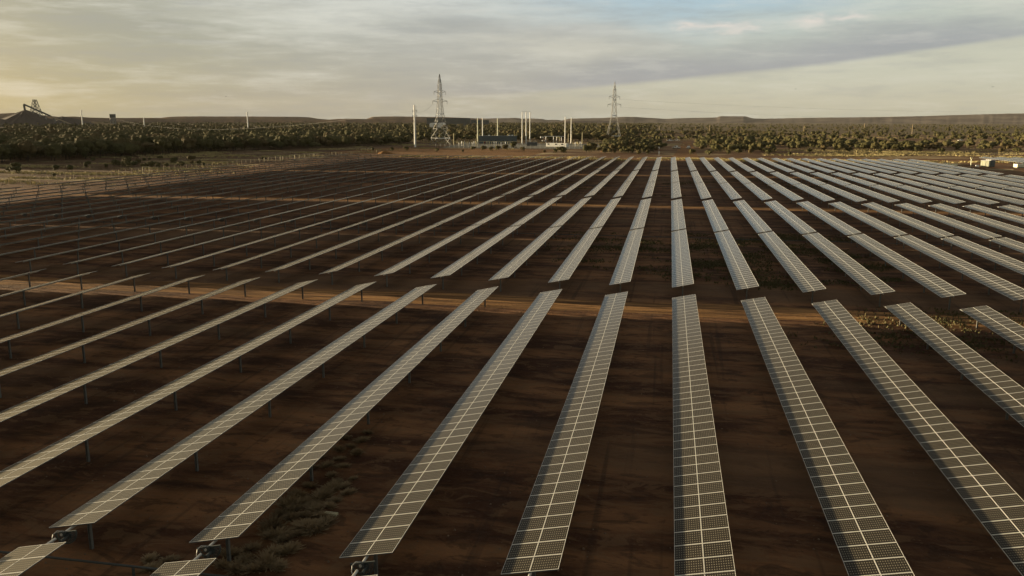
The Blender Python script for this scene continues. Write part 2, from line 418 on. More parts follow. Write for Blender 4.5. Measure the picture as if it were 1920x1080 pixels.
def tube_mesh(L0, L1):
    b = MB(); b.bar((0, L0, -.0), (0, L1, -.0), .10, n=8); return b.mesh('torque_tube', 'rail')
def gear_mesh():
    b = MB(); N = 14
    for k in range(N):
        a0, a1 = math.pi * (1 + k / N), math.pi * (1 + (k + 1) / N)
        p0 = (.44 * math.cos(a0), 0, .44 * math.sin(a0)); p1 = (.44 * math.cos(a1), 0, .44 * math.sin(a1))
        b.bar(p0, p1, .07, .05); b.bar((.05 * math.cos(a0), 0, .05 * math.sin(a0)), p0, .025)
    b.bar((-.46, 0, 0), (.46, 0, 0), .05)
    return b.mesh('drive_gear', 'darksteel')
GEAR = gear_mesh()
mo = MB(); mo.bar((.14, -.2, -.13), (.14, .15, -.13), .11, n=10); mo.box(.07, .21, .15, .27, -.21, -.06); mo.box(-.10, .08, .05, .17, -.10, .10)
MOTOR = mo.mesh('drive_motor', 'darksteel')
hs = MB()
pp = [(-.02, 0, .1), (-.16, -.06, .14), (-.26, -.16, .04), (-.25, -.26, -.14), (-.14, -.32, -.24)]
for a, b_ in zip(pp, pp[1:]): hs.bar(a, b_, .03, n=6)
HOSE = hs.mesh('cable_loop', 'rail')

BLK = [  # (block, near y, length, modules, end)
    (0, -16.9, 40.35, 40, 'near'), (0, 24.9, 46.39, 46, 'far'),
    (1, 76.0, 39.55, 40, 'near'), (1, 116.75, 45.3, 46, 'far'),
    (2, 166.6, 41.7, 40, 'near'), (2, 209.5, 47.1, 46, 'far'),
    (3, 261.3, 39.6, 40, 'near'), (3, 302.1, 53.5, 52, 'far')]
BN = {0: 'nearest block', 1: 'second block', 2: 'third block', 3: 'farthest block'}
def offs(L, which):
    n = round(L / 7.9)
    a, z = (.9, L - 1.3)
    return [a + (z - a) * k / n for k in range(n + 1)]
cache = {}
GAPS = {}
ntab = 0
for bi, (blk, y0, L, n, end) in enumerate(BLK):
    for row in range(-25, 18):
        if blk in (0, 1) and row > 17: continue
        if row == 17 and blk == 3: continue
        if row == 16 and bi == 7: pass
        x = X0 + row * S
        pts = [(x + dx, y0 + L * q, AX + dz) for dx in (-1, 1) for q in (0, .1, .25, .5, .75, .9, 1) for dz in (-1.3, .2)]
        shown = visible(pts, 0)
        if not shown and not visible([(p[0] + q, p[1] - q * .18, p[2]) for p in pts for q in (5.7, 11.5, 17)], 0): continue
        side = ('row %s of the row running straight away' % ('right' if row > 0 else 'left'))
        ly = 'rear' if end == 'far' else 'front'
        if row == 0: lab = 'solar table of the row running straight away, %s half of the %s' % (ly, BN[blk])
        else: lab = 'solar table, %s half of %s, %s row %s of the straight-away row' % (ly, BN[blk], nth(abs(row)), 'right' if row > 0 else 'left')
        t = thing('solar_table', lab, 'solar table', (x, y0, AX), 0, 'rows of solar tables on single posts')
        ntab += 1
        jig = random.uniform(-.011, .011)
        rot = (0, -TILT + jig, 0)
        if blk == 0 and shown:
            for k in range(n):
                for s0 in (-HW, .005):
                    yy = k * 1.0085
                    c, s_ = math.cos(TILT - jig), math.sin(TILT - jig)
                    P_ = (x + s0 * c, y0 + yy, AX + .14)
                    z_ = .10
                    link('solar_panel', MODM, t, (s0 * c - z_ * s_, yy, s0 * s_ + z_ * c), rot)
        else:
            key = (L, n, blk)
            if key not in cache: cache[key] = surface_mesh(L, n, blk < 3, blk >= 2).mesh('panel_surface', ['cell' if blk < 2 else 'cellfar', 'back', 'alu'])
            c, s_ = math.cos(TILT - jig), math.sin(TILT - jig)
            link('panel_surface', cache[key], t, (-.10 * s_, 0, .10 * c), rot)
        tk = ('t', L, end)
        if tk not in cache: cache[tk] = tube_mesh(-.58 if end == 'far' else .02, L + (.58 if end == 'near' else -.02))
        link('torque_tube', cache[tk], t)
        if blk < 3 or end == 'near' or True:
            for o_ in offs(L, end):
                pst = link('post', POST, t, (0, o_, -AX))
                if blk == 0: link('bearing', BEAR, pst, (0, 0, AX))
        if end == 'far':
            if visible([(x, y0 - .6, AX), (x, y0 - .6, 0)], 30):
                link('drive_gear', GEAR, t, (0, -.35, 0), rot)
                if blk < 2:
                    link('drive_motor', MOTOR, t, (0, -.6, 0)); link('cable_loop', HOSE, t, (0, -.5, 0))
for blk, yg, nm in ((0, 24.35, 'nearest'), (1, 116.25, 'second'), (2, 208.9, 'third'), (3, 301.5, 'farthest')):
    b = MB()
    x = X0 - 25.3 * S
    b.bar((x, yg, .38), (X0 + 16.4 * S, yg, .38), .09, n=8)
    for k in range(-25, 17): b.bar((X0 + k * S + 2.8, yg, -.1), (X0 + k * S + 2.8, yg, .33), .07)
    thing('drive_rod', 'long dark steel drive rod crossing under the rows in the %s block' % nm, 'drive rod', me=b.mesh('drive_rod', 'darksteel'), group='drive rods linking the rows')

# second solar field far right
for k in range(9):
    x = 131 + k * S * .98; y0 = 326 + k * 2; L = 62 - k * 3
    key = ('r2', k); b = surface_mesh(L, int(L), False, True)
    t = thing('solar_table', 'bluish solar table in the separate field behind cream cabin, %s row from its left edge' % nth(k + 1), 'solar table', (x, y0, AX), 0, 'solar tables of the separate field')
    link('panel_surface', b.mesh('panel_surface', ['cellfar', 'back', 'alu']), t, (-.02, 0, .10), (0, -TILT, 0))
    link('torque_tube', tube_mesh(0, L), t)
    for o_ in offs(L, ''): link('post', POST, t, (0, o_, -AX))

# ------------------------------------------------------------------ vegetation
def leafcloud(n, h, wid, size, seed, lobes=7, base=.32, flat=.7):
    r = np.random.default_rng(seed)
    lc = np.stack([r.uniform(-.30, .30, lobes) * wid, r.uniform(-.30, .30, lobes) * wid, h * r.uniform(.52, .80, lobes)], 1)
    lc[0] = (0, 0, h * .74)
    lr = r.uniform(.20, .34, lobes) * wid
    k = r.integers(0, lobes, n)
    d = r.normal(size=(n, 3)); d[:, 2] = np.abs(d[:, 2]) * .95 - .25 * r.random(n); d /= np.linalg.norm(d, axis=1)[:, None]
    rad = lr[k][:, None] * (r.uniform(.72, 1.06, n)[:, None])
    p = lc[k] + d * rad * np.array([1, 1, flat])
    lowq = r.random(n) < .22; p[lowq, 2] *= r.uniform(.25, .8, lowq.sum())
    p[:, 2] = np.clip(p[:, 2], h * base * r.uniform(.8, 1.2, n), h)
    nrm = d + r.normal(size=(n, 3)) * .28; nrm /= np.linalg.norm(nrm, axis=1)[:, None]
    a = np.cross(nrm, r.normal(size=(n, 3))); a /= np.linalg.norm(a, axis=1)[:, None]; b = np.cross(nrm, a)
    s = size * r.uniform(.6, 1.25, n)[:, None]
    asp = r.uniform(.5, .9, n)[:, None]
    v = np.stack([p - a * s - b * s * asp, p + a * s * .9 - b * s * asp * .7, p + a * s * .8 + b * s * asp, p - a * s * .9 + b * s * asp * .8], 1)
    v = v.reshape(-1, 3); cores = []
    su, sv = (8, 4) if n > 150 else (6, 3) if n > 60 else (5, 2)
    for c_, q in zip(lc, lr):
        u_ = np.linspace(0, 2 * np.pi, su + 1); w_ = np.linspace(-.9, np.pi / 2, sv + 1)
        jt = r.uniform(.78, 1.05, (su + 1, sv + 1)); jt[-1] = jt[0]; jt[:, -1] = jt[0, -1]
        g = lambda i, j: c_ + q * .92 * jt[i, j] * np.array([math.cos(u_[i]) * math.cos(w_[j]), math.sin(u_[i]) * math.cos(w_[j]), math.sin(w_[j]) * flat])
        for i in range(su):
            for j in range(sv): cores += [g(i, j), g(i + 1, j), g(i + 1, j + 1), g(i, j + 1)]
    return np.concatenate([v, np.array(cores)])
def npmesh(name, v, matn, tint=None):
    nq = len(v) // 4
    me = bpy.data.meshes.new(name); me.vertices.add(len(v)); me.vertices.foreach_set('co', v.astype(np.float32).ravel())
    me.loops.add(nq * 4); me.loops.foreach_set('vertex_index', np.arange(nq * 4, dtype=np.int32))
    me.polygons.add(nq); me.polygons.foreach_set('loop_start', np.arange(0, nq * 4, 4, dtype=np.int32)); me.polygons.foreach_set('loop_total', np.full(nq, 4, dtype=np.int32))
    if tint is not None:
        at_ = me.attributes.new('tint', 'FLOAT', 'POINT'); at_.data.foreach_set('value', tint.astype(np.float32))
    me.materials.append(M[matn]); me.update(); me.validate(); return me
SHAPES = [('broad flat-topped', 6.4, 9.5, 8, .62), ('rounded', 6.6, 7.4, 7, .85), ('tall narrow', 7.8, 5.8, 6, 1.0), ('low spreading', 4.6, 8.4, 7, .6), ('ragged', 6.2, 7.8, 5, .8), ('small dense', 4.4, 5.2, 6, .85)]
CROWN = [npmesh('crown', leafcloud(620, h, wd, .22, 40 + i, lb, .10, fl), 'leaf') for i, (nm, h, wd, lb, fl) in enumerate(SHAPES)]
def trunk(seed, h, wd):
    r = random.Random(seed); b = MB()
    b.bar((0, 0, -.2), (r.uniform(-.15, .15), r.uniform(-.15, .15), h * .30), .30, n=6, w2=.2)
    for k in range(5):
        a = 2 * math.pi * k / 5 + r.random(); q = r.uniform(.14, .26) * wd
        b.bar((0, 0, h * r.uniform(.12, .3)), (q * math.cos(a), q * math.sin(a), h * r.uniform(.5, .66)), .14, n=5, w2=.05)
    return b.mesh('trunk', 'bark')
TRUNK = [trunk(i, s[1], s[2]) for i, s in enumerate(SHAPES)]
def lx(y):   # left scrub boundary
    return np.interp(y, [0, 230, 270, 300, 400, 505, 560, 640], [-262, -262, -252, -240, -231, -190, -178, -205])
def tree_ok(x, y):
    if x < lx(y): return 1.0
    if y < 400: return 0
    if x < -42:
        if y < 640: return .12 if (y > 600 and x < -100) else 0
        return .95
    if x < -5: return 1.0 if 425 < y else 0
    if x < 18: return 0 if y < 700 else .9
    if x < 62: return .95 if y > 452 else (.5 if y > 440 else 0)
    lim = 495 + 22 * math.sin(x * .045) + 14 * math.sin(x * .13)
    if y < lim: return 0
    return .35 if y < lim + 90 and math.sin(x * .05 + y * .02) > -.2 else .8
cands = []
def grid(d0, d1, cell, dens):
    nx = int(d1 * .95 / cell)
    for iy in range(int(140 / cell), int(d1 / cell) + 1):
        y = iy * cell
        for ix in range(-int(y * 1.02 / cell) - 2, int(y * .44 / cell) + 3):
            x = (ix + random.uniform(-.5, .5)) * cell; yy = y + random.uniform(-.5, .5) * cell
            d = math.hypot(x, yy)
            if not (d0 <= d < d1) or yy < 120: continue
            if not (-.98 < math.atan2(x, yy) + .0 < .42) or math.atan2(x, yy) < -.80: continue
            pr = tree_ok(x, yy) * dens
            cl = math.sin(x * .021 + 1.3) * math.sin(yy * .017 + .4) + .5 * math.sin(x * .05 + yy * .03)
            if yy > 640: pr *= .62 + .38 * (cl > -.35)
            if yy > 640 and abs(math.sin(yy * .0062 + x * .0011 + .5)) < .16: pr *= .06
            if x > -20 and yy > 520 and math.sin(x * .013 + 2) * math.sin(yy * .016) > .35: pr *= .15
            if x > -20 and yy > 400: pr *= .82
            if random.random() < pr: cands.append((d, x, yy))
grid(0, 660, 6.9, .9); grid(660, 1200, 12, .93); grid(1200, 2200, 22, .95); grid(2200, 4600, 38, .95)
cands.sort()
near = [c for c in cands if c[0] < 640 and visible([(c[1], c[2], 0), (c[1], c[2], 6)], 2)]
LEFT = [c for c in near if c[1] < -42][:185]; RIGHT = [c for c in near if c[1] >= -42][:100]
chosen = set(LEFT + RIGHT)
def depth_lines(lst, region, nline, grp):
    lst = sorted(lst, key=lambda c: math.atan2(c[1], c[2]))
    d = sorted(c[0] for c in lst); cuts = [d[int(len(d) * k / nline)] for k in range(1, nline)]
    lines = [[] for _ in range(nline)]
    for c in lst: lines[sum(c[0] >= q for q in cuts)].append(c)
    for li, ln in enumerate(lines):
        for k, (dd, x, y) in enumerate(ln):
            v = random.randrange(6)
            if x < -42: sc_ = random.uniform(.92, 1.22)
            else: sc_ = random.uniform(.5, .82); v = random.choice((1, 3, 4, 5, 5))
            lab = '%s olive mulga tree, %s from the left in the %s line of %s' % (SHAPES[v][0], nth(k + 1), nth(li + 1), region)
            t = thing('mulga_tree', lab, 'tree', (x, y, 0), random.uniform(0, 6.28), grp, None, (sc_, sc_, sc_ * random.uniform(.9, 1.1)))
            link('crown', CROWN[v], t); link('trunk', TRUNK[v], t)
depth_lines(LEFT, 'left scrub', 4, 'mulga trees of the left scrub'); depth_lines(RIGHT, 'right scrub', 3, 'mulga trees of the right scrub')
# the rest of the bush reads as one mass
LOD = []
for n_, sz in ((170, .34), (80, .42), (24, .6)):
    LOD.append([leafcloud(n_, h, wd, sz, 90 + i, lb if n_ > 100 else 4 if n_ > 60 else 3, .08, fl) for i, (nm, h, wd, lb, fl) in enumerate(SHAPES)])
vs, ts = [], []
for c in cands:
    if c in chosen: continue
    dd, x, y = c; yy_ = y
    lod = 0 if dd < 700 else 1 if dd < 1350 else 2
    v = LOD[lod][random.randrange(6)]
    a = random.uniform(0, 6.28); s_ = random.uniform(.8, 1.2) if x < -42 else random.uniform(.45, .88)
    if dd > 1350: s_ *= random.uniform(.9, 1.45)
    ca, sa = math.cos(a) * s_, math.sin(a) * s_
    q = np.empty_like(v); q[:, 0] = v[:, 0] * ca - v[:, 1] * sa + x; q[:, 1] = v[:, 0] * sa + v[:, 1] * ca + y; q[:, 2] = v[:, 2] * s_ * random.uniform(.85, 1.1)
    vs.append(q); ts.append(np.full(len(q), min(1, max(0, .5 + .3 * math.sin(x * .012 + yy_ * .004) * math.sin(yy_ * .009 + 1) + random.gauss(0, .22)))))
mass = link('bushland', npmesh('bushland', np.concatenate(vs), 'leafmass', np.concatenate(ts)))
stuff(mass, 'olive scrub stretching from behind the field to the hills', 'bushland')
print('trees', len(near), len(cands), 'quads', sum(len(v) for v in vs) // 4, 'tables', ntab)

def grass(name, pts, h, wd, nb, matn, label, cat):
    r = RNG; P_ = np.array(pts); n = len(P_); N = n * nb
    base = np.repeat(P_, nb, 0); base = base + r.normal(size=(N, 2)) * wd
    a = r.uniform(0, 2 * np.pi, N); ln = r.normal(size=(N, 2)) * h * .35; hh = h * r.uniform(.45, 1.2, N); bw = wd * .28 * r.uniform(.5, 1.3, N)
    z = np.zeros(N)
    p0 = np.stack([base[:, 0] - np.cos(a) * bw, base[:, 1] - np.sin(a) * bw, z - .02], 1)
    p1 = np.stack([base[:, 0] + np.cos(a) * bw, base[:, 1] + np.sin(a) * bw, z - .02], 1)
    p2 = p1 + np.stack([ln[:, 0], ln[:, 1], hh], 1) - np.stack([np.cos(a) * bw * .6, np.sin(a) * bw * .6, z], 1)
    p3 = p0 + np.stack([ln[:, 0], ln[:, 1], hh * .9], 1) + np.stack([np.cos(a) * bw * .6, np.sin(a) * bw * .6, z], 1)
    v = np.stack([p0, p1, p2, p3], 1).reshape(-1, 3)
    o = link(name, npmesh(name, v, matn, np.repeat(np.repeat(r.random(n), nb), 4))); stuff(o, label, cat); return o
def patches(n, box, size, per, ok=lambda x, y: True, ax=3.0):
    out = []
    while n > 0:
        cx, cy = random.uniform(box[0], box[1]), random.uniform(box[2], box[3])
        if not ok(cx, cy) or not visible([(cx, cy, 0)], 30): n -= .05; continue
        n -= 1
        s_ = size * random.uniform(.4, 1.5)
        for _ in range(int(per * random.uniform(.5, 1.5))): out.append((cx + random.gauss(0, s_ * ax), cy + random.gauss(0, s_)))
    return out
gp = patches(46, (-260, -150, 150, 460), 1.5, 50, lambda x, y: lx(y) - 4 < x < -153, ax=5)
gp += patches(26, (-130, 330, 361, 372), 1.0, 60)
gp += patches(24, (-60, 330, 352, 380), 1.2, 60, ax=5)
gp += patches(50, (55, 330, 400, 520), 1.4, 60, lambda x, y: y > 425 + 12 * math.sin(x * .06), ax=6)
gp += patches(30, (-200, -10, 470, 640), 2.0, 40, lambda x, y: not (-150 < x < -36 and y > 490))
gp += patches(50, (-420, 330, 600, 1100), 5, 60, ax=5)
grass('dry_grass', gp, .55, .5, 7, 'straw', 'pale straw grass in sunlit patches around the field', 'grass')
gp = patches(42, (1.5, 24, 84, 126), 1.1, 45, ax=1.5) + patches(16, (-12, -2, 88, 122), 1.0, 30) + patches(30, (-60, 80, 176, 250), 1.2, 30) + patches(14, (14, 40, 62, 76), .8, 30)
gp += patches(60, (-255, -152, 150, 430), 1.6, 16, lambda x, y: lx(y) < x < -154, ax=2)
grass('ground_cover', gp, .20, .30, 6, 'green', 'sparse grey-green ground cover between the rows', 'ground cover')

def spike_tuft(seed, n=420, r0=.5, h=.38):
    r = np.random.default_rng(seed)
    a = r.uniform(0, 2 * np.pi, n); q = r0 * np.sqrt(r.random(n)) * .65
    c = np.stack([q * np.cos(a), q * np.sin(a) * .8, np.zeros(n)], 1)
    d = np.stack([np.cos(a) * q * 1.3 + r.normal(size=n) * .16, np.sin(a) * q * 1.3 + r.normal(size=n) * .16, h * r.uniform(.5, 1.15, n) * (1.05 - q)], 1)
    t_ = np.stack([-np.sin(a), np.cos(a), np.zeros(n)], 1) + r.normal(size=(n, 3)) * .4; wv = .016 + .02 * r.random(n)[:, None]
    v = np.stack([c - t_ * wv, c + t_ * wv, c + d + t_ * wv * .5, c + d - t_ * wv * .5], 1)
    return v.reshape(-1, 3)
TUFT = [npmesh('tuft', spike_tuft(i), 'tuft') for i in range(5)]
tp = [(612, 874, .9), (669, 850, .9), (643, 875, .7), (647, 912, .7), (653, 925, .8), (621, 918, 1.2), (630, 908, .9), (601, 933, 1.3), (612, 926, 1.1), (590, 958, 1.1), (586, 948, .9), (601, 968, .8), (608, 985, 1.2), (578, 990, 1.4),
      (592, 996, 1.2), (580, 912, .8), (558, 931, 1.1), (540, 946, 1.3), (550, 957, 1.0), (512, 987, 1.3), (500, 993, 1.0), (636, 844, .9), (678, 827, .9), (517, 1005, 1.2), (534, 1012, 1.0), (280, 1050, .8), (317, 1053, .8), (283, 1067, .8),
      (510, 1038, 1.0), (535, 1036, 1.1), (433, 1040, 1.0), (500, 1057, 1.3), (443, 1068, 1.0), (470, 1030, .9), (548, 1030, .9), (560, 1002, .8), (636, 862, .7), (658, 838, .7), (690, 812, .7), (648, 822, .7), (622, 892, .7), (574, 968, .9), (480, 1068, 1.1), (524, 1064, .9), (662, 898, .5), (585, 878, .6), (601, 858, .6),
      (150, 995, .0), (566, 944, 1.0), (545, 972, .9), (525, 965, .9), (460, 1052, .9), (420, 1062, .9), (628, 940, .7), (618, 950, .8)]
tl = []
for i, (px, py, s_) in enumerate(sorted([q for q in tp if q[2] > 0], key=lambda q: q[1])):
    p = at(px, py)
    thing('grass_tuft', 'tan dry grass tuft beside the lower-left tables, %s counting from the farthest' % nth(i + 1), 'grass tuft', (p.x, p.y, 0), random.uniform(0, 6.28), 'tan dry tufts between two near rows', TUFT[i % 5], (s_ * .7, s_ * .52, s_ * .48))
# pebbles and clods strewn over the near ground
r = RNG; n = 9000; px_ = r.uniform(-75, 45, n); py_ = 14 + 110 * r.random(n) ** 1.6; sz_ = .015 + .05 * r.random(n) ** 3; an = r.uniform(0, 6.28, n)
ca, sa = np.cos(an) * sz_, np.sin(an) * sz_; hz0 = sz_ * r.uniform(.5, 1, n)
bs = [np.stack([px_ + ca, py_ + sa, np.zeros(n)], 1), np.stack([px_ - sa, py_ + ca, np.zeros(n)], 1), np.stack([px_ - ca, py_ - sa, np.zeros(n)], 1), np.stack([px_ + sa, py_ - ca, np.zeros(n)], 1)]
tq = [b_ * 1.0 for b_ in bs]
for k in range(4): tq[k] = (bs[k] - np.stack([px_, py_, np.zeros(n)], 1)) * .6 + np.stack([px_, py_, hz0], 1)
v = np.concatenate([np.stack([bs[k], bs[(k + 1) % 4], tq[(k + 1) % 4], tq[k]], 1).reshape(-1, 3) for k in range(4)] + [np.stack(tq, 1).reshape(-1, 3)])
stuff(link('pebbles', npmesh('pebbles', v, 'clod')), 'small stones and clods strewn over the near red ground', 'pebbles')
# flat pale stone
b = MB(); b.box(-.28, .28, -.10, .10, 0, .09); p = at(621, 965)
thing('stone', 'flat pale oblong stone lying beside the tan grass tufts', 'stone', (p.x, p.y, 0), -.05, None, b.mesh('stone', 'yellowish'))
SHR = [npmesh('shrub', leafcloud(260, 2.2, 3.0, .17, 300 + i, 5, .05, .8), 'leaf') for i in range(3)]
sh = [(905, 283, 1.3), (921, 284, 1.2), (936, 283, 1.3), (950, 282, 1.5), (963, 280, 2.0), (978, 284, 1.1), (1050, 288, 1.6), (1060, 288, 1.3), (1041, 288, 1.1), (1152, 284, 1.4), (1140, 285, 1.1), (888, 282, 1.0), (1112, 284, .9), (1178, 288, 1.2), (1195, 291, 1.2),
      (1215, 290, 1.1), (1020, 287, .7), (1128, 282, .8), (1300, 291, 1.3), (1330, 292, 1.3), (1365, 291, 1.2), (1405, 290, 1.3), (1440, 290, 1.2), (1520, 288, 1.2), (1590, 286, 1.3), (1650, 288, 1.1), (1720, 285, 1.4), (1766, 288, 1.3), (1795, 284, 1.5), (1880, 288, 1.3), (1906, 287, 1.4), (1480, 292, .9),
      (868, 286, .7), (820, 285, .9), (760, 283, 1.1), (735, 284, 1.0), (700, 284, .9), (102, 333, .6), (250, 312, .9), (330, 305, .9), (30, 318, 1.1)]
for k in range(34):
    px_r = random.uniform(-5, 640); sh.append((px_r, 306 + random.uniform(0, 24) * (1 - px_r / 900) - px_r * .018, random.uniform(.5, 1.15)))
sh = [q for q in sh if at(q[0], q[1]).x < -158 or q[0] > 650]
for i, (px, py, s_) in enumerate(sorted(sh)):
    p = at(px, py)
    thing('shrub', '%s low bush beyond the field edge, %s from the left' % ('tall' if s_ > 1.25 else 'small', nth(i + 1)), 'shrub', (p.x, p.y, 0), random.uniform(0, 6.28), 'low bushes along the field edge', SHR[i % 3], (s_,) * 3)

# ------------------------------------------------------------------ hills and spoil heaps
def ridge(name, prof, D, matn, depth=700, foot=1.0, rough=2.0, kind='structure'):
    """a long hill: crest following a measured skyline at distance D, with slopes, a top and a back"""
    xs = np.arange(prof[0][0], prof[-1][0] + 1, 3.0); ys = np.interp(xs, [p[0] for p in prof], [p[1] for p in prof])
    r = np.random.default_rng(int(D)); rows = []; nz = [np.convolve(np.pad(r.normal(size=len(xs)), 12, 'wrap'), np.ones(k) / np.sqrt(k), 'same')[12:-12] for k in (3, 17, 11, 9)]
    for ii, (px, py) in enumerate(zip(xs, ys)):
        d = ray(px, py); hl = math.hypot(d.x, d.y); u = Vector((d.x / hl, d.y / hl, 0))
        top = CAMH + d.z / hl * D
        top = max(top, .5) + nz[0][ii] * rough * .08
        j = nz[1][ii] * depth * .012
        col_ = []
        for q, zz in ((-foot * depth * .55, -2), (-foot * depth * .33, top * .30 + nz[2][ii] * rough * .25), (-foot * depth * .16, top * .66 + nz[3][ii] * rough * .25), (0, top), (depth * .35, top * .995), (depth * .9, -2)):
            P_ = u * (D + q + j * (q < 0)); col_.append((P_.x, P_.y, zz))
        rows.append(col_)
    b = MB()
    for a, c in zip(rows, rows[1:]):
        for k in range(5): b.quad(a[k], c[k], c[k + 1], a[k + 1])
    ends = rows[0], rows[-1]
    for e in ends:
        b.quad(e[0], e[1], e[2], e[3]); b.quad(e[0], e[3], e[4], e[5])
    o = link(name, b.mesh(name, matn)); o['kind'] = kind; bm_ = __import__('bmesh').new(); bm_.from_mesh(o.data); __import__('bmesh').ops.remove_doubles(bm_, verts=bm_.verts, dist=.01); bm_.to_mesh(o.data); bm_.free(); o.data.polygons.foreach_set('use_smooth', [True] * len(o.data.polygons)); return o
ridge('hills', [(880, 224), (900, 222.4), (968, 221), (978, 222.2), (1001, 222.2), (1017, 223), (1025, 225), (1037, 224.4), (1045, 224.5), (1053, 226), (1065, 222.6), (1085, 222), (1135, 221), (1160, 219.6), (1175, 219), (1195, 219.4), (1210, 220.5), (1235, 222), (1250, 223), (1265, 222), (1285, 221.3), (1335, 220.5), (1345, 220), (1349, 218), (1398, 218), (1406, 220.5), (1415, 222.3), (1440, 222.5), (1507, 221), (1570, 220.3), (1600, 220), (1665, 219), (1740, 217.4), (1815, 215), (1890, 213), (1990, 212)], 9000, 'hill', 1500, rough=5)
ridge('hills', [(1040, 228), (1062, 226.5), (1080, 226), (1130, 226.2), (1160, 228)], 5200, 'hill', 500)
ridge('hills', [(-80, 214), (0, 213), (22, 211.6), (36, 212.5), (60, 214), (110, 219), (200, 221), (300, 221), (318, 219), (345, 218.2), (475, 218.4), (560, 219), (582, 220), (597, 222.6), (617, 224.2), (636, 223), (687, 223.2), (698, 219), (740, 218.2), (830, 219.4), (860, 220.6), (905, 222)], 6200, 'spoil', 800, rough=3)
ridge('hills', [(60, 222), (107, 219), (140, 218.4), (175, 220.8), (300, 222.4), (470, 224.6), (600, 225.4), (636, 224), (648, 222.5), (690, 223.2), (780, 225), (860, 227), (910, 229)], 4200, 'spoil', 500, rough=2)
# ------------------------------------------------------------------ mine stockpile and stacker
def PX(px, D): d = ray(px, 227); hl = math.hypot(d.x, d.y); return Vector((d.x / hl * D, d.y / hl * D, 0))
def Zy(px, py, D): d = ray(px, py); return CAMH + d.z / math.hypot(d.x, d.y) * D
DS = 2300
def heap(name, label, px, ytop, D, rad, matn, sx=1.0, tail=None):
    c = PX(px, D); top = Zy(px, ytop, D); b = MB(); N = 40; rings = [(0, 1), (.18, .80), (.4, .52), (.7, .20), (1, -.03)]
    r = random.Random(px)
    jit = [r.uniform(.93, 1.07) for _ in range(N)]
    pts = [[(rad * q * jit[k] * math.cos(2 * math.pi * k / N) * sx, rad * q * jit[k] * math.sin(2 * math.pi * k / N), top * z * (1 if q in (0, 1) else r.uniform(.97, 1.03))) for k in range(N)] for q, z in rings]
    for a, bb_ in zip(pts, pts[1:]):
        for k in range(N): j = (k + 1) % N; b.quad(a[k], bb_[k], bb_[j], a[j])
    t = thing(name, label, 'stockpile', (c.x, c.y, 0), 0, None, b.mesh(name, matn)); return t, top
heap('ore_stockpile', 'dark conical ore heap under the stacker conveyor', 50, 205.5, DS, 105, 'stock')
heap('ore_stockpile', 'long low dark ore heap right of the conical heap', 118, 218, DS + 60, 110, 'stock', 1.2)
heap('ore_stockpile', 'low dark ore heap left of the conical heap', -8, 221, DS - 20, 90, 'stock', 1.2)
base = PX(50, DS); head = Vector((PX(48, DS).x, PX(48, DS).y, Zy(48, 195.5, DS))); tailp = Vector((PX(140, DS - 60).x, PX(140, DS - 60).y, Zy(140, 236, DS - 60)))
t = thing('stacker_conveyor', 'long inclined conveyor dropping onto the conical ore heap', 'conveyor', (base.x, base.y, 0))
b = MB(); o0 = Vector((base.x, base.y, 0))
h0 = head - o0; t0 = tailp - o0
kn = h0.lerp(t0, .52) + Vector((0, 0, -1.2))
b.bar(h0, kn, 3.0, 3.2); link('boom', b.mesh('boom', 'darksteel'), t)
b = MB(); b.bar(kn, t0, 2.6, 2.0); link('feed_conveyor', b.mesh('feed_conveyor', 'wood'), t)
b = MB(); b.bar((h0.x + .5, h0.y, h0.z - 1), (h0.x + 1.5, h0.y, h0.z - 15), 3.2); link('discharge_chute', b.mesh('discharge_chute', 'darksteel'), t)
b = MB()
for q in (.18, .3, .42, .6, .78):
    p = h0.lerp(t0, q); b.bar((p.x - 2, p.y, 0), (p.x, p.y, p.z), .8); b.bar((p.x + 3, p.y, 0), (p.x, p.y, p.z), .8)
link('trestle', b.mesh('trestle', 'steel'), t)
def lattice(b, prof, wdt, nseg=None, arms=True):
    """four-legged lattice from (z, half width) stations"""
    for (z0, w0), (z1, w1) in zip(prof, prof[1:]):
        c0 = [(-w0, -w0, z0), (w0, -w0, z0), (w0, w0, z0), (-w0, w0, z0)]; c1 = [(-w1, -w1, z1), (w1, -w1, z1), (w1, w1, z1), (-w1, w1, z1)]
        for k in range(4):
            j = (k + 1) % 4
            b.bar(c0[k], c1[k], wdt * 1.5); b.bar(c0[k], c1[j], wdt); b.bar(c0[j], c1[k], wdt); b.bar(c1[k], c1[j], wdt)
def stations(pts, n):
    z = np.linspace(0, 1, n + 1) ** .85 * pts[-1][0]
    return [(float(q), float(np.interp(q, [p[0] for p in pts], [p[1] for p in pts]))) for q in z]
c = PX(69, DS + 150); hgt = Zy(69, 187, DS + 150)
b = MB(); lattice(b, stations([(0, 15), (hgt * .55, 9), (hgt, 3.2)], 7), .7)
thing('mine_headframe', 'tall dark lattice tower behind the stacker conveyor', 'headframe', (c.x, c.y, 0), 0, None, b.mesh('mine_headframe', 'darksteel'))
c = PX(212, 2100); hz = Zy(212, 214.5, 2100)
t = thing('surge_bin', 'small square bin on a lattice stand between two pale poles', 'bin tower', (c.x, c.y, 0))
b = MB(); lattice(b, [(0, 4.2), (hz * .4, 3.9), (hz - 7, 3.7)], .9); link('stand', b.mesh('stand', 'steel'), t)
b = MB(); b.box(-4.5, 4.5, -4.5, 4.5, hz - 7, hz - .1); b.box(-5, 5, -5, 5, hz - .1, hz + .6); link('bin', b.mesh('bin', 'darksteel'), t)
a0, a1 = PX(172, 2000), PX(222, 1950); b = MB(); b.bar((0, 0, Zy(172, 229.5, 2000)), (a1.x - a0.x, a1.y - a0.y, Zy(222, 234.5, 1950)), 3)
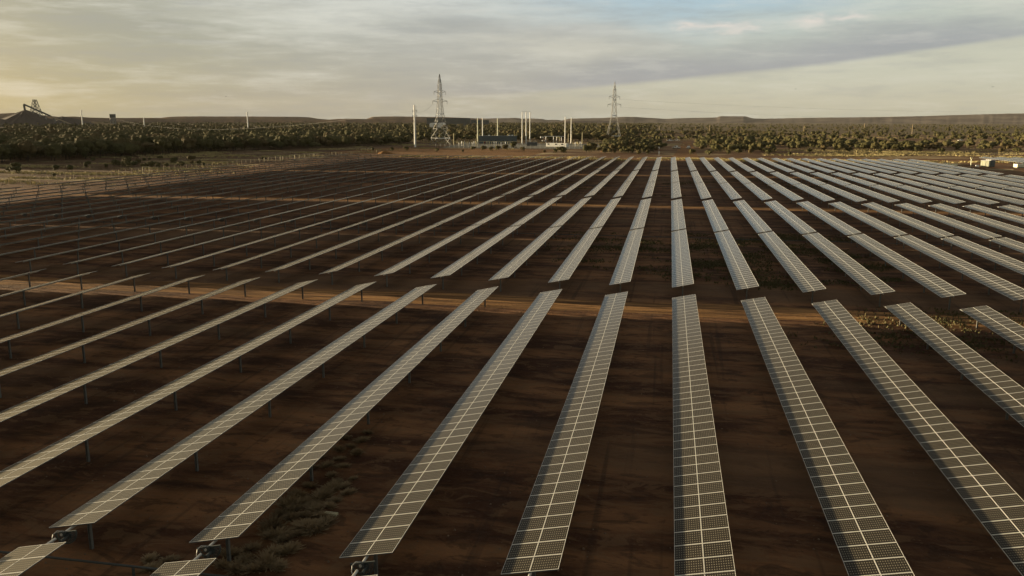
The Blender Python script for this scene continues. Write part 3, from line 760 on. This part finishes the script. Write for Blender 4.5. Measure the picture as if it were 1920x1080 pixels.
for q in (.1, .35, .6, .85):
    b.bar(((a1.x - a0.x) * q, (a1.y - a0.y) * q, 0), ((a1.x - a0.x) * q, (a1.y - a0.y) * q, Zy(172, 229.5, 2000) * (1 - q) + 5 * q), .8)
thing('overland_conveyor', 'low tan conveyor above the scrub beside the small bin', 'conveyor', (a0.x, a0.y, 0), 0, None, b.mesh('overland_conveyor', 'wood'))
def shed(name, label, cat, px0, px1, ytop, D, matn, dep=20, roof=.0, extra=None, group=None):
    p0, p1 = PX(px0, D), PX(px1, D); L_ = (p1 - p0).length; h = Zy((px0 + px1) / 2, ytop, D); ang = math.atan2(p1.y - p0.y, p1.x - p0.x)
    t = thing(name, label, cat, (p0.x, p0.y, 0), ang, group)
    b = MB(); b.box(0, L_, 0, dep, -.2, h - roof)
    k = 2.4
    while k < L_: b.box(k, k + .12, -.06, -.002, 0, h - roof - .1); k += 2.4
    link('wall', b.mesh('wall', matn), t)
    b = MB()
    if roof > 0:
        b.quad((-.4, -.5, h - roof + .01), (L_ + .4, -.5, h - roof + .01), (L_ + .4, dep / 2, h), (-.4, dep / 2, h)); b.quad((-.4, dep + .5, h - roof + .01), (-.4, dep / 2, h), (L_ + .4, dep / 2, h), (L_ + .4, dep + .5, h - roof + .01))
        b.quad((-.4, -.5, h - roof + .01), (-.4, dep / 2, h), (-.4, dep + .5, h - roof + .01), (-.4, dep / 2, h - roof + .01)); b.quad((L_ + .4, -.5, h - roof + .01), (L_ + .4, dep / 2, h), (L_ + .4, dep + .5, h - roof + .01), (L_ + .4, dep / 2, h - roof + .01))
    else: b.box(-.3, L_ + .3, -.3, dep + .3, h - roof, h + .25)
    link('roof', b.mesh('roof', matn), t)
    return t, L_, h
shed('processing_shed', 'long teal-grey mine shed on the skyline behind the left pylon', 'shed', 800, 882, 221.4, 2600, 'farblue', 60)
shed('processing_shed', 'lower teal-grey mine shed adjoining the long skyline shed', 'shed', 882.6, 917, 225.2, 2600, 'farblue', 50)
for px0, px1, yt, lab in ((805, 814, 230.3, 'small white dome roof left of the left pylon'), (819, 831, 230, 'white dome roof seen through the left pylon')):
    D_ = 1500; p0 = PX((px0 + px1) / 2, D_); rr = (PX(px1, D_) - PX(px0, D_)).length / 2; h = Zy(px0, yt, D_)
    b = MB(); N = 14
    for k in range(N):
        a0_, a1_ = math.pi * k / N, math.pi * (k + 1) / N
        b.quad((rr * math.cos(a0_), 0, h - rr * .6 + rr * .6 * math.sin(a0_)), (rr * math.cos(a0_), 18, h - rr * .6 + rr * .6 * math.sin(a0_)), (rr * math.cos(a1_), 18, h - rr * .6 + rr * .6 * math.sin(a1_)), (rr * math.cos(a1_), 0, h - rr * .6 + rr * .6 * math.sin(a1_)))
        b.quad((rr * math.cos(a0_), 0, h - rr * .6 + rr * .6 * math.sin(a0_)), (rr * math.cos(a1_), 0, h - rr * .6 + rr * .6 * math.sin(a1_)), (rr * math.cos(a1_), 0, 0), (rr * math.cos(a0_), 0, 0))
    thing('dome_shelter', lab, 'shelter', (p0.x, p0.y, 0), 0, None, b.mesh('dome_shelter', 'white'))
# ------------------------------------------------------------------ pylons
b = MB(); prof = [(0, 5.6), (5, 4.8), (11, 3.7), (16, 2.7), (20, 2.0), (24, 1.6), (28.8, 1.25), (32.5, 1.15), (36, 1.05), (39.5, .95), (43, .45), (46, .08)]
lattice(b, prof, .12); BODY = b.mesh('tower_body', 'steel')
b = MB()
for z, s_ in ((39.6, .7), (34.6, .7), (31.6, .7), (20.1, 1.3)): b.box(-s_, s_, -s_ - .52, -s_ - .42, z, z + .8)
b.box(-4.7, 4.7, -5.3, -5.12, 4.7, 5.05)
GUS = b.mesh('gusset_plates', 'brightsteel')
def arm(L_):
    b = MB(); b.bar((1.1, -.5, 0), (L_, 0, .5), .22); b.bar((1.1, .5, 0), (L_, 0, .5), .22); b.bar((1.1, 0, 1.7), (L_, 0, .5), .18); b.bar((2.4, -.3, .1), (2.4, .3, .1), .12)
    return b.mesh('cross_arm', 'steel')
ARM = [arm(5.2), arm(4.2)]
b = MB(); b.bar((0, 0, 0), (0, 0, -2.0), .16, n=8)
for k in range(6): b.bar((0, 0, -.25 - k * .3), (0, 0, -.33 - k * .3), .34, n=10)
INS = b.mesh('insulator', 'darksteel')
tips = {}
for nm, (px, py), rz, lab in (('a', (826, 273), R(38), 'tall steel lattice pylon left of the substation'), ('b', (1150, 266.5), R(12), 'tall steel lattice pylon right of the substation above the trees')):
    p = at(px, py); t = thing('lattice_pylon', lab, 'pylon', (p.x, p.y, 0), rz, 'steel lattice pylons')
    link('tower_body', BODY, t); link('gusset_plates', GUS, t)
    tips[nm] = []
    for z, k in ((28.3, 0), (34.2, 1)):
        for s_ in (0, math.pi):
            if nm == 'b' and k == 1 and s_: pass
            a_ = link('cross_arm', ARM[k], t, (0, 0, z), (0, 0, s_)); L_ = (5.2, 4.2)[k]
            link('insulator', INS, a_, (L_ - .1, 0, .45))
            tips[nm].append(Matrix.Translation(p) @ Matrix.Rotation(rz + s_, 4, 'Z') @ Vector((L_ - .1, 0, z - 1.6)))
def cable(a, b_, sag, lab, r=.028, n=26):
    a = Vector(a); b_ = Vector(b_); bb_ = MB(); prev = None
    for k in range(n + 1):
        q = k / n; p = (b_ - a) * q; p.z -= 4 * sag * q * (1 - q)
        if prev is not None: bb_.bar(prev, p, r * 2, n=4)
        prev = p
    thing('power_cable', lab, 'cable', a, 0, 'overhead power cables', bb_.mesh('power_cable', 'cable'))
mono = at(778.5, 276)
cable(tips['b'][0], (700, 1150, 31), 11, 'lower overhead cable running right from the right pylon')
cable(tips['b'][2], (700, 1150, 39), 10, 'upper overhead cable running right from the right pylon')
cable(tips['a'][1], mono + Vector((0, 0, 21.5)), 2.0, 'short cable from left pylon to white monopole')
cable(mono + Vector((-.5, 0, 22)), (-900, 1250, 18), 14, 'long overhead cable running left from the white monopole')
# ------------------------------------------------------------------ poles
def pole_mesh(h, w0, w1, matn, crown_=None):
    b = MB(); b.bar((0, 0, -.3), (0, 0, h), w0, n=10, w2=w1); return b.mesh('pole', matn)
def pole(px, py, ytop, wpx, matn, lab, cat='pole', name='pole', grp=None, arms=0, basepy=None):
    p = at(px, py); D = math.hypot(p.x, p.y); h = Zy(px, ytop, D); w_ = wpx / F * D
    t = thing(name, lab, cat, (p.x, p.y, 0), 0, grp)
    link('shaft', pole_mesh(h, w_ * 1.1, w_ * .8, matn), t)
    if arms:
        b = MB()
        for k in range(arms):
            z = h - h * .12 * (k + 1)
            b.bar((-.9 - .5 * (k % 2), .0, z), (1.6, 0, z), .16)
            b.bar((1.5, 0, z), (1.5, 0, z - 1.2), .2); b.bar((-1.2, 0, z), (-1.2, 0, z - 1.2), .2)
        link('cross_arm', b.mesh('cross_arm', 'darksteel'), t)
    return t
pole(778.5, 276, 197, 3.2, 'white', 'thick white monopole with small arms left of left pylon', 'monopole', 'monopole', None, 3)
b = MB(); b.bar((0, 0, 0), (0, 0, 25), .12); q = at(781.5, 275); thing('guy_mast', 'thin grey mast right against the white monopole', 'mast', (q.x, q.y, 0), 0, None, b.mesh('guy_mast', 'steel'))
for px, py, yt, w_, lab in ((155.5, 240, 206, 1.9, 'slim white pole standing right of the ore heaps'), (271, 241, 221, 1.9, 'short white pole in the scrub right of the small bin'), (465.5, 246, 210, 2.1, 'slim white pole alone in the middle of the left scrub')):
    pole(px, py, yt, w_, 'white', lab, 'pole', 'power_pole', 'white poles in the left scrub')
brown = [(1037, 250, 234), (1174.5, 253, 235), (1330, 251, 235), (1507, 250, 235), (1620.5, 244, 231), (1709.5, 256, 233), (872.5, 266, 258), (921, 245, 234), (1236, 250, 236), (704, 242, 230), (645, 240, 231)]
for i, (px, py, yt) in enumerate(sorted(brown)):
    pole(px, py, yt, 1.2, 'wood', 'thin brown timber pole rising from the scrub, %s from the left' % nth(i + 1), 'pole', 'timber_pole', 'timber poles in the far scrub')
# ------------------------------------------------------------------ substation
whites = [(895.8, 272, 221, 'cream', 'left edge of the blue-grey building'), (905, 270, 221.5, 'white', 'behind the left part of the blue-grey building'), (933, 270, 221.5, 'cream', 'behind the middle of the blue-grey building'),
          (979, 272, 210, 'white', 'leftmost of the three close tall poles'), (986.3, 270.7, 210, 'white', 'middle of the three close tall poles'), (993.5, 268.5, 210.4, 'white', 'rightmost of the three close tall poles'),
          (1059.3, 268, 219, 'white', 'just right of the white hut'), (1070.5, 269, 220.6, 'white', 'second right of the white hut')]
for px, py, yt, mt_, where in whites:
    pole(px, py, yt, 1.75, mt_, 'tall slim white lightning pole, %s' % where, 'pole', 'lightning_pole', 'tall lightning poles in the substation')
for px, py, yt, lab in ((851, 275.5, 250, 'at the left corner of the yard'), (1065.6, 269.4, 251, 'between the two poles right of the hut'), (1091.5, 271, 248.8, 'standing alone right of the yard'), (1071.6, 270, 252, 'against the second pole right of the hut')):
    pole(px, py, yt, 1.5, 'yellowish', 'short tan pole %s' % lab, 'pole', 'yard_pole', 'short tan poles of the substation')
# beams tying the three tall poles
p3 = [at(979, 272), at(986.3, 270.7), at(993.5, 268.5)]
b = MB()
for z in (22.6, 15.2, 13.8):
    b.bar((0, 0, z), (p3[1].x - p3[0].x, p3[1].y - p3[0].y, z), .12); b.bar((p3[1].x - p3[0].x, p3[1].y - p3[0].y, z), (p3[2].x - p3[0].x, p3[2].y - p3[0].y, z), .12)
thing('line_gantry', 'dark thin beams tying the three close tall poles', 'gantry', (p3[0].x, p3[0].y, 0), 0, None, b.mesh('line_gantry', 'darksteel'))
t, L_, h_ = shed('control_building', 'long blue-grey clad building in the substation', 'building', 898, 969, 255.6, 590, 'bluegrey', 10, 0)
b = MB(); b.box(L_ * .13, L_ * .17, -.09, -.07, 0, 2.2); link('door', b.mesh('door', 'red'), t)
for q in (.3, .42, .62, .74, .86):
    b = MB(); b.box(L_ * q, L_ * q + 1.0, -.12, -.07, 1.9, 2.6); link('window', b.mesh('window', 'glass'), t)
for q in (.24, .78, .86):
    b = MB(); b.box(L_ * q, L_ * q + 1.3, 2, 3.4, h_ + .26, h_ + 1.0); link('roof_unit', b.mesh('roof_unit', 'white'), t)
def hut():
    p0, p1 = at(1023, 277.2), at(1060.8, 277.2); L_ = (p1 - p0).length; D = (p0.length + p1.length) / 2; h = Zy(1042, 268.6, D)
    t = thing('site_hut', 'white portable hut with three small dark windows', 'hut', (p0.x, p0.y + 2, .45), math.atan2(p1.y - p0.y, p1.x - p0.x) - .62)
    L_ *= 1.12; h -= .45
    b = MB(); b.box(0, L_, 0, 3, .3, h); k = .6
    while k < L_: b.box(k, k + .06, -.04, -.003, .35, h - .1); k += .6
    link('wall', b.mesh('wall', 'white'), t)
    b = MB(); b.box(-.1, L_ + .1, -.1, 3.1, h + .003, h + .12); link('roof', b.mesh('roof', 'white'), t)
    b = MB(); b.box(0, L_, .1, 2.9, -.1, .297); link('skid', b.mesh('skid', 'darksteel'), t)
    for q in (.11, .49, .80):
        b = MB(); b.box(L_ * q - .55, L_ * q + .75, -.07, -.045, 1.45, 2.15); link('window', b.mesh('window', 'glass'), t)
    return t
hut()
def eq(px, py, w, d, h, matn, lab, name, cat, parts=()):
    p = at(px, py, .45); t = thing(name, lab, cat, (p.x, p.y, .45))
    for pn, fn_, mt_ in parts: b = MB(); fn_(b); link(pn, b.mesh(pn, mt_), t)
    return t
def tank(b): b.box(-1.6, 1.6, -1.1, 1.1, .3, 2.4)
def fins(b):
    for k in range(8): b.box(-1.5 + k * .4, -1.35 + k * .4, -1.6, -1.12, .6, 2.2)
def bush(b):
    for k in (-.9, 0, .9): b.bar((k, 0, 2.41), (k * 1.2, 0, 3.7), .22, n=8, w2=.1)
eq(993, 274, 3, 2, 3, 'darksteel', 'dark grey transformer below the three close tall poles', 'transformer', 'transformer', (('tank', tank, 'darksteel'), ('radiator', fins, 'steel'), ('bushing', bush, 'steel')))
eq(1002.5, 274, 3, 2, 3, 'darksteel', 'second dark transformer right of the first, nearer the hut', 'transformer', 'transformer', (('tank', tank, 'darksteel'), ('radiator', fins, 'steel'), ('bushing', bush, 'steel')))
p0 = at(1023.4, 269.5); p1 = at(1057, 269.5); b = MB(); dx, dy = p1.x - p0.x, p1.y - p0.y; zt = Zy(1040, 255.6, p0.length)
t = thing('busbar_gantry', 'pale steel busbar frame standing behind the white hut', 'gantry', (p0.x, p0.y, 0))
b = MB(); b.bar((-1, 0, zt), (dx, dy, zt), .35); b.bar((dx * .4, dy * .4, zt), (dx * .4, dy * .4 + 6, zt), .3); link('beam', b.mesh('beam', 'white'), t)
for q in (0, .43, .6, .76, .87):
    b = MB(); b.bar((dx * q, dy * q, -.2), (dx * q, dy * q, zt - .15), .42, n=8); link('column', b.mesh('column', 'white' if q != .76 else 'yellowish'), t)
for i, (px, py, yt) in enumerate(((1016, 272.5, 256), (1019, 273.5, 263))):
    p = at(px, py); h = Zy(px, yt, p.length)
    t = thing('disconnector', '%s pale insulator stand just left of the white hut' % ('taller' if i == 0 else 'shorter'), 'insulator stand', (p.x, p.y, 0))
    b = MB(); b.bar((-.5, 0, 0), (-.5, 0, h * .5), .2); b.bar((.5, 0, 0), (.5, 0, h * .5), .2); b.bar((0, 0, h * .5), (0, 0, h * .85), .22); link('stand', b.mesh('stand', 'wood'), t)
    for k in (-.7, .7): b = MB(); b.bar((k, 0, h * .84), (k, 0, h), .8, n=10); link('insulator', b.mesh('insulator', 'white'), t)
# rows of small tan posts (surge arresters) in the yard
i = 0
pl = [(857 + k * 2.9 + random.uniform(-.6, .6), 274.5 + random.uniform(-1.0, .6), 264.5 + random.uniform(-.6, 3.0)) for k in range(14)] + [(1074 + k * 2.3, 275 + random.uniform(-1, .5), 266 + random.uniform(-.5, 3)) for k in range(8)] + \
     [(913 + k * 4.3 + random.uniform(-.8, .8), 273 + random.uniform(-.5, .8), 265 + random.uniform(0, 2)) for k in range(13)]
for px, py, yt in sorted(pl):
    i += 1; p = at(px, py, .45); h = Zy(px, yt, p.length) - .45
    b = MB(); w_ = random.choice((.28, .35, .55)); b.bar((0, 0, -.1), (0, 0, h * .55), w_ * .5, n=6); b.bar((0, 0, h * .55), (0, 0, h), w_, n=8)
    thing('support_post', 'short pale equipment post in the substation yard, %s from the left' % nth(i), 'post', (p.x, p.y, .45), 0, 'short equipment posts of the substation', b.mesh('support_post', random.choice(('yellowish', 'white', 'yellowish'))))
for x0, x1, zt, lab in ((-124, -92, 3.0, 'low pale busbar rail in front of the blue-grey building'), (-48, -34, 2.6, 'low pale rail right of the substation yard')):
    b = MB(); b.bar((0, 0, zt), (x1 - x0, 0, zt), .22)
    for q in (0, .25, .5, .75, 1): b.bar(((x1 - x0) * q, 0, 0), ((x1 - x0) * q, 0, zt), .2)
    thing('busbar_rail', lab, 'rail', (x0, 520, .45), 0, None, b.mesh('busbar_rail', 'yellowish'))
# substation fence
def fence(pts, hgt, sp, lab, matn, mesh_, grp='wire fences', maxn=100):
    a0 = Vector((*pts[0], 0)); t = thing('wire_fence', lab, 'fence', a0, 0, grp)
    pm = MB(); pm.bar((0, 0, -.2), (0, 0, hgt), .13, n=6); pmesh = pm.mesh('fence_post', matn); cnt = 0
    wb = MB()
    for p, q in zip(pts, pts[1:]):
        p = Vector((*p, 0)); q = Vector((*q, 0)); L_ = (q - p).length; n = max(1, int(L_ / sp))
        for k in range(n):
            if cnt < maxn: o = link('fence_post', pmesh, t, p.lerp(q, k / n) - a0 + Vector((random.uniform(-.1, .1), 0, 0))); o.scale = (1, 1, random.uniform(.9, 1.06)); cnt += 1
        for z in (np.linspace(.25, hgt - .1, mesh_)): wb.bar(p - a0 + Vector((0, 0, z)), q - a0 + Vector((0, 0, z)), .018)
    link('wires', wb.mesh('wires', 'galv'), t); return t
fence([(-140, 494), (-34, 489), (-34, 560)], 2.4, 2.9, 'galvanised mesh fence along the front of the substation pad', 'galv', 3)
fence([(-159, 182), (-156, 260), (-152, 320), (-146, 385)], 1.95, 2.9, 'pale-posted wire fence along the left edge of the field', 'wood', 5)
# braced frames of the fence further back
for i, (px, py) in enumerate(((517, 301), (543, 299), (553, 298), (562, 297.3), (571, 296.6), (581, 296), (588, 295.4), (622, 292.5), (678, 285), (690, 285), (268, 324))):
    p = at(px, py); b = MB(); b.bar((0, 0, -.1), (0, 0, 1.9), .18, n=6); b.bar((1.9, .6, -.1), (1.9, .6, 1.9), .18, n=6); b.bar((-.1, 0, 1.85), (2.0, .6, 1.85), .16)
    thing('strainer_frame', 'pale braced post frame beside the left fence, %s from the left' % (nth(i + 2) if px != 268 else 'first'), 'post frame', (p.x, p.y, 0), random.uniform(-.2, .2), 'pale braced frames beside the left fence', b.mesh('strainer_frame', 'yellowish'))
for i, px in enumerate((486, 496, 504, 530, 600, 640, 660, 706)):
    p = at(px, 304 - (px - 486) * .075); b = MB(); b.bar((0, 0, -.1), (0, 0, 1.7), .18, n=6)
    thing('timber_post', 'single pale post left of or between the braced frames, %s from the left' % nth(i + 1), 'post', (p.x, p.y, 0), 0, 'single pale posts along the scrub edge', b.mesh('timber_post', 'yellowish'))
# earth heap
for px, py, s_, lab in ((722, 288.5, 1.0, 'small orange earth pile at the far left corner of the rows'), (1138, 284, .9, 'small earth heap between the hut and the trees')):
    p = at(px, py); b = MB(); N = 16
    rg = [[((2.6 * q * s_) * math.cos(2 * math.pi * k / N) * random.uniform(.9, 1.1) * 1.6, (2.6 * q * s_) * math.sin(2 * math.pi * k / N), z * s_ * random.uniform(.9, 1.1)) for k in range(N)] for q, z in ((.02, 1.5), (.4, 1.1), (.75, .45), (1, -.1))]
    for a, c_ in zip(rg, rg[1:]):
        for k in range(N): j = (k + 1) % N; b.quad(a[k], c_[k], c_[j], a[j])
    thing('earth_heap', lab, 'earth heap', (p.x, p.y, 0), 0, None, b.mesh('earth_heap', 'track'))
# ------------------------------------------------------------------ vehicles
def vehicle(x, y, rz, lab, tray=True):
    t = thing('parked_ute', lab, 'ute', (x, y, 0), rz, 'white vehicles parked by the scrub')
    b = MB()   # lower body with shaped bonnet and wheel arches
    pr = [(-2.5, .55), (-2.5, .95), (-.5, 1.0), (-.5, .98), (.7, 1.02), (1.9, .95), (2.45, .82), (2.5, .5)]
    for s_ in (-.9, .9):
        for (xa, za), (xb, zb) in zip(pr, pr[1:]):
            b.quad((xa, s_, .38), (xb, s_, .38), (xb, s_, zb), (xa, s_, za))
    for (xa, za), (xb, zb) in zip(pr, pr[1:]): b.quad((xa, -.9, za), (xb, -.9, zb), (xb, .9, zb), (xa, .9, za))
    b.quad((-2.5, -.9, .38), (2.5, -.9, .38), (2.5, .9, .38), (-2.5, .9, .38)); b.quad((2.5, -.9, .38), (2.5, .9, .38), (2.5, .9, .5), (2.5, -.9, .5)); b.quad((-2.5, -.9, .38), (-2.5, .9, .38), (-2.5, .9, .95), (-2.5, -.9, .95))
    link('body', b.mesh('body', 'white'), t)
    b = MB(); c0 = [(-.6, .84, 1.02), (1.25, .84, 1.02), (.75, .72, 1.72), (-.45, .72, 1.72)]; c1 = [(x_, -y_, z_) for x_, y_, z_ in c0]
    b.quad(*c0); b.quad(*c1[::-1]); b.quad(c0[2], c0[3], c1[3], c1[2]); b.quad(c0[1], c0[2], c1[2], c1[1]); b.quad(c0[3], c0[0], c1[0], c1[3])
    cb = link('cab', b.mesh('cab', 'white'), t)
    b = MB(); b.quad((-.4, .86, 1.1), (1.0, .86, 1.1), (.68, .765, 1.6), (-.36, .765, 1.6)); b.quad((-.4, -.86, 1.1), (1.0, -.86, 1.1), (.68, -.765, 1.6), (-.36, -.765, 1.6)); b.quad((1.24, .74, 1.1), (1.24, -.74, 1.1), (.83, -.66, 1.65), (.83, .66, 1.65))
    link('windows', b.mesh('windows', 'glass'), cb)
    for xw in (-1.6, 1.6):
        for s_ in (-.84, .84):
            b = MB(); b.bar((xw, s_ - .12, .38), (xw, s_ + .12, .38), .76, n=14); link('wheel', b.mesh('wheel', 'black'), t)
for px, py, rz, lab in ((1268, 278.5, 2.6, 'nearest white ute parked right of the red access road'), (1256, 265, .3, 'small distant white ute at the end of the access road'), (1269, 264.3, 2.9, 'distant white ute right of the access road end'),
                        (1899, 264.5, .1, 'white ute among the trees at the far right edge'), (1801, 264.5, .4, 'tiny white ute in the scrub left of the far right one'), (1291, 279, 1.4, 'white ute half hidden in bushes right of the access road'),
                        (1388, 278.5, .6, 'white ute among dark bushes farther right of the access road')):
    p = at(px, py); vehicle(p.x, p.y, rz, lab)
for px, py, h, lab in ((1236, 268, 2.6, 'farthest'), (1235.5, 283, 2.2, 'middle'), (1235.5, 292, 2.0, 'nearest')):
    p = at(px, py); t = thing('marker_post', '%s white marker post on the left of the access road' % lab, 'marker', (p.x, p.y, 0), 0, 'white markers along the access road')
    b = MB(); b.bar((0, 0, -.1), (0, 0, h), .12, n=6); link('post', b.mesh('post', 'white'), t); b = MB(); b.box(-.35, .35, -.1, -.07, h - .9, h + .1); link('plate', b.mesh('plate', 'white'), t)
# ------------------------------------------------------------------ cabins on the right
def cabin(px0, px1, py, yt, dep, matn, lab, name='equipment_cabin', cat='cabin', rz=0):
    p0 = at(px0, py); p1 = at(px1, py); L_ = (p1 - p0).length; h = Zy(px0, yt, p0.length)
    t = thing(name, lab, cat, (p0.x, p0.y, 0), math.atan2(p1.y - p0.y, p1.x - p0.x) + rz)
    b = MB(); b.box(0, L_, 0, dep, .25, h); k = .5
    while k < L_ - .1: b.box(k, k + .05, -.03, -.003, .3, h - .05); k += .5
    link('wall', b.mesh('wall', matn), t); b = MB(); b.box(-.08, L_ + .08, -.08, dep + .08, h + .003, h + .12); link('roof', b.mesh('roof', 'white'), t)
    b = MB(); b.box(.1, L_ - .1, .1, dep - .1, -.1, .247); link('base', b.mesh('base', 'darksteel'), t)
    b = MB(); b.box(L_ * .3, L_ * .3 + .8, -.06, -.035, .35, 2.1) if L_ > 2 else b.box(.3, .8, -.06, -.035, .35, 1.6); link('door', b.mesh('door', matn), t)
    return t, L_, h
cabin(1838, 1851, 313, 301, 5, 'cream', 'cream boxy cabin at the right edge of the field', rz=-.72)
t, L_, h = cabin(1857, 1865, 313, 300.5, 3.0, 'bluegrey', 'narrow blue-grey cabinet right beside the cream cabin', 'equipment_cabinet', 'cabinet')
cabin(1907, 1935, 315, 308.5, 2.4, 'cream', 'long low cream container at the right border', 'low_container', 'container')
p = at(1820, 311.5); t = thing('signal_mast', 'short cream mast with a head left of the cream cabin', 'mast', (p.x, p.y, 0))
b = MB(); b.bar((0, 0, -.1), (0, 0, 2.7), .3, n=8); link('shaft', b.mesh('shaft', 'cream'), t); b = MB(); b.box(-.35, .35, -.25, .25, 2.705, 3.2); link('head', b.mesh('head', 'yellowish'), t)
p = at(1830, 313); b = MB(); b.box(0, 1.0, 0, .8, 0, .55); b.box(-.04, 1.04, -.04, .84, .553, .62); thing('valve_box', 'small white box on the ground left of the cream cabin', 'box', (p.x, p.y, 0), 0, None, b.mesh('valve_box', 'white'))
for i, (xa, xb, py) in enumerate(((1770, 1780.5, 309.5), (1782.5, 1795, 311.5))):
    p0, p1 = at(xa, py), at(xb, py); L_ = (p1 - p0).length; b = MB(); b.box(0, L_, 0, 1.2, .2, .75)
    for q in (.1, .9): b.box(L_ * q - .12, L_ * q + .12, .2, 1.0, -.05, .197)
    for k in range(int(L_ / .5)): b.box(k * .5 + .1, k * .5 + .16, -.02, -.002, .22, .73)
    thing('pallet_stack', '%s long low pale pallet stack behind the rear right table' % ('left' if i == 0 else 'right'), 'pallets', (p0.x, p0.y, 0), math.atan2(p1.y - p0.y, p1.x - p0.x), 'pale pallet stacks at the right rear', b.mesh('pallet_stack', 'cream'))
p0, p1 = at(1848, 317.5), at(1900, 318.8); L_ = (p1 - p0).length; b = MB(); b.box(0, L_, 0, .5, 0, .18)
struct(thing('kerb_slab', 'pale concrete slab edge in front of the cream cabin', 'slab', (p0.x, p0.y, 0), math.atan2(p1.y - p0.y, p1.x - p0.x), None, b.mesh('kerb_slab', 'yellowish')))
# ------------------------------------------------------------------ birds
def bird(px, py, D, lab):
    c = ray_at(px, py, D); b = MB(); b.bar((-.28, 0, 0), (.25, 0, .03), .13, n=8, w2=.05)
    t = thing('bird', lab, 'bird', c, .4, 'birds in the sky'); link('body', b.mesh('body', 'black'), t)
    for s_ in (-1, 1):
        b = MB(); b.quad((-.08, 0, .02), (.12, 0, .02), (.06, s_ * .38, .16), (-.06, s_ * .36, .16)); b.quad((-.06, s_ * .36, .16), (.06, s_ * .38, .16), (-.02, s_ * .72, .06), (-.08, s_ * .7, .06)); link('wing', b.mesh('wing', 'black'), t)
bird(1492, 167, 330, 'tiny dark bird high right of centre, left one of two'); bird(1861.5, 163, 300, 'tiny dark bird near the right edge of the sky'); bird(424, 181, 330, 'faint dark bird low in the left sky')

# ------------------------------------------------------------------ haze
b = MB(); b.box(-9500, 9500, -40, 13500, -1.2, 330)
hz_ = bpy.data.materials.new('pale_haze'); hz_.use_nodes = True; hz_.node_tree.nodes.clear(); t = NT(hz_.node_tree)
v = t.new('ShaderNodeVolumePrincipled'); v.inputs['Color'].default_value = (.82, .80, .76, 1); v.inputs['Density'].default_value = 1.1e-5; v.inputs['Anisotropy'].default_value = 0
t.l.new(v.outputs[0], t.new('ShaderNodeOutputMaterial').inputs['Volume'])
me = b.mesh('haze', 'alu'); me.materials.clear(); me.materials.append(hz_)
stuff(link('haze', me), 'thin pale haze over the plain and distant hills', 'haze')
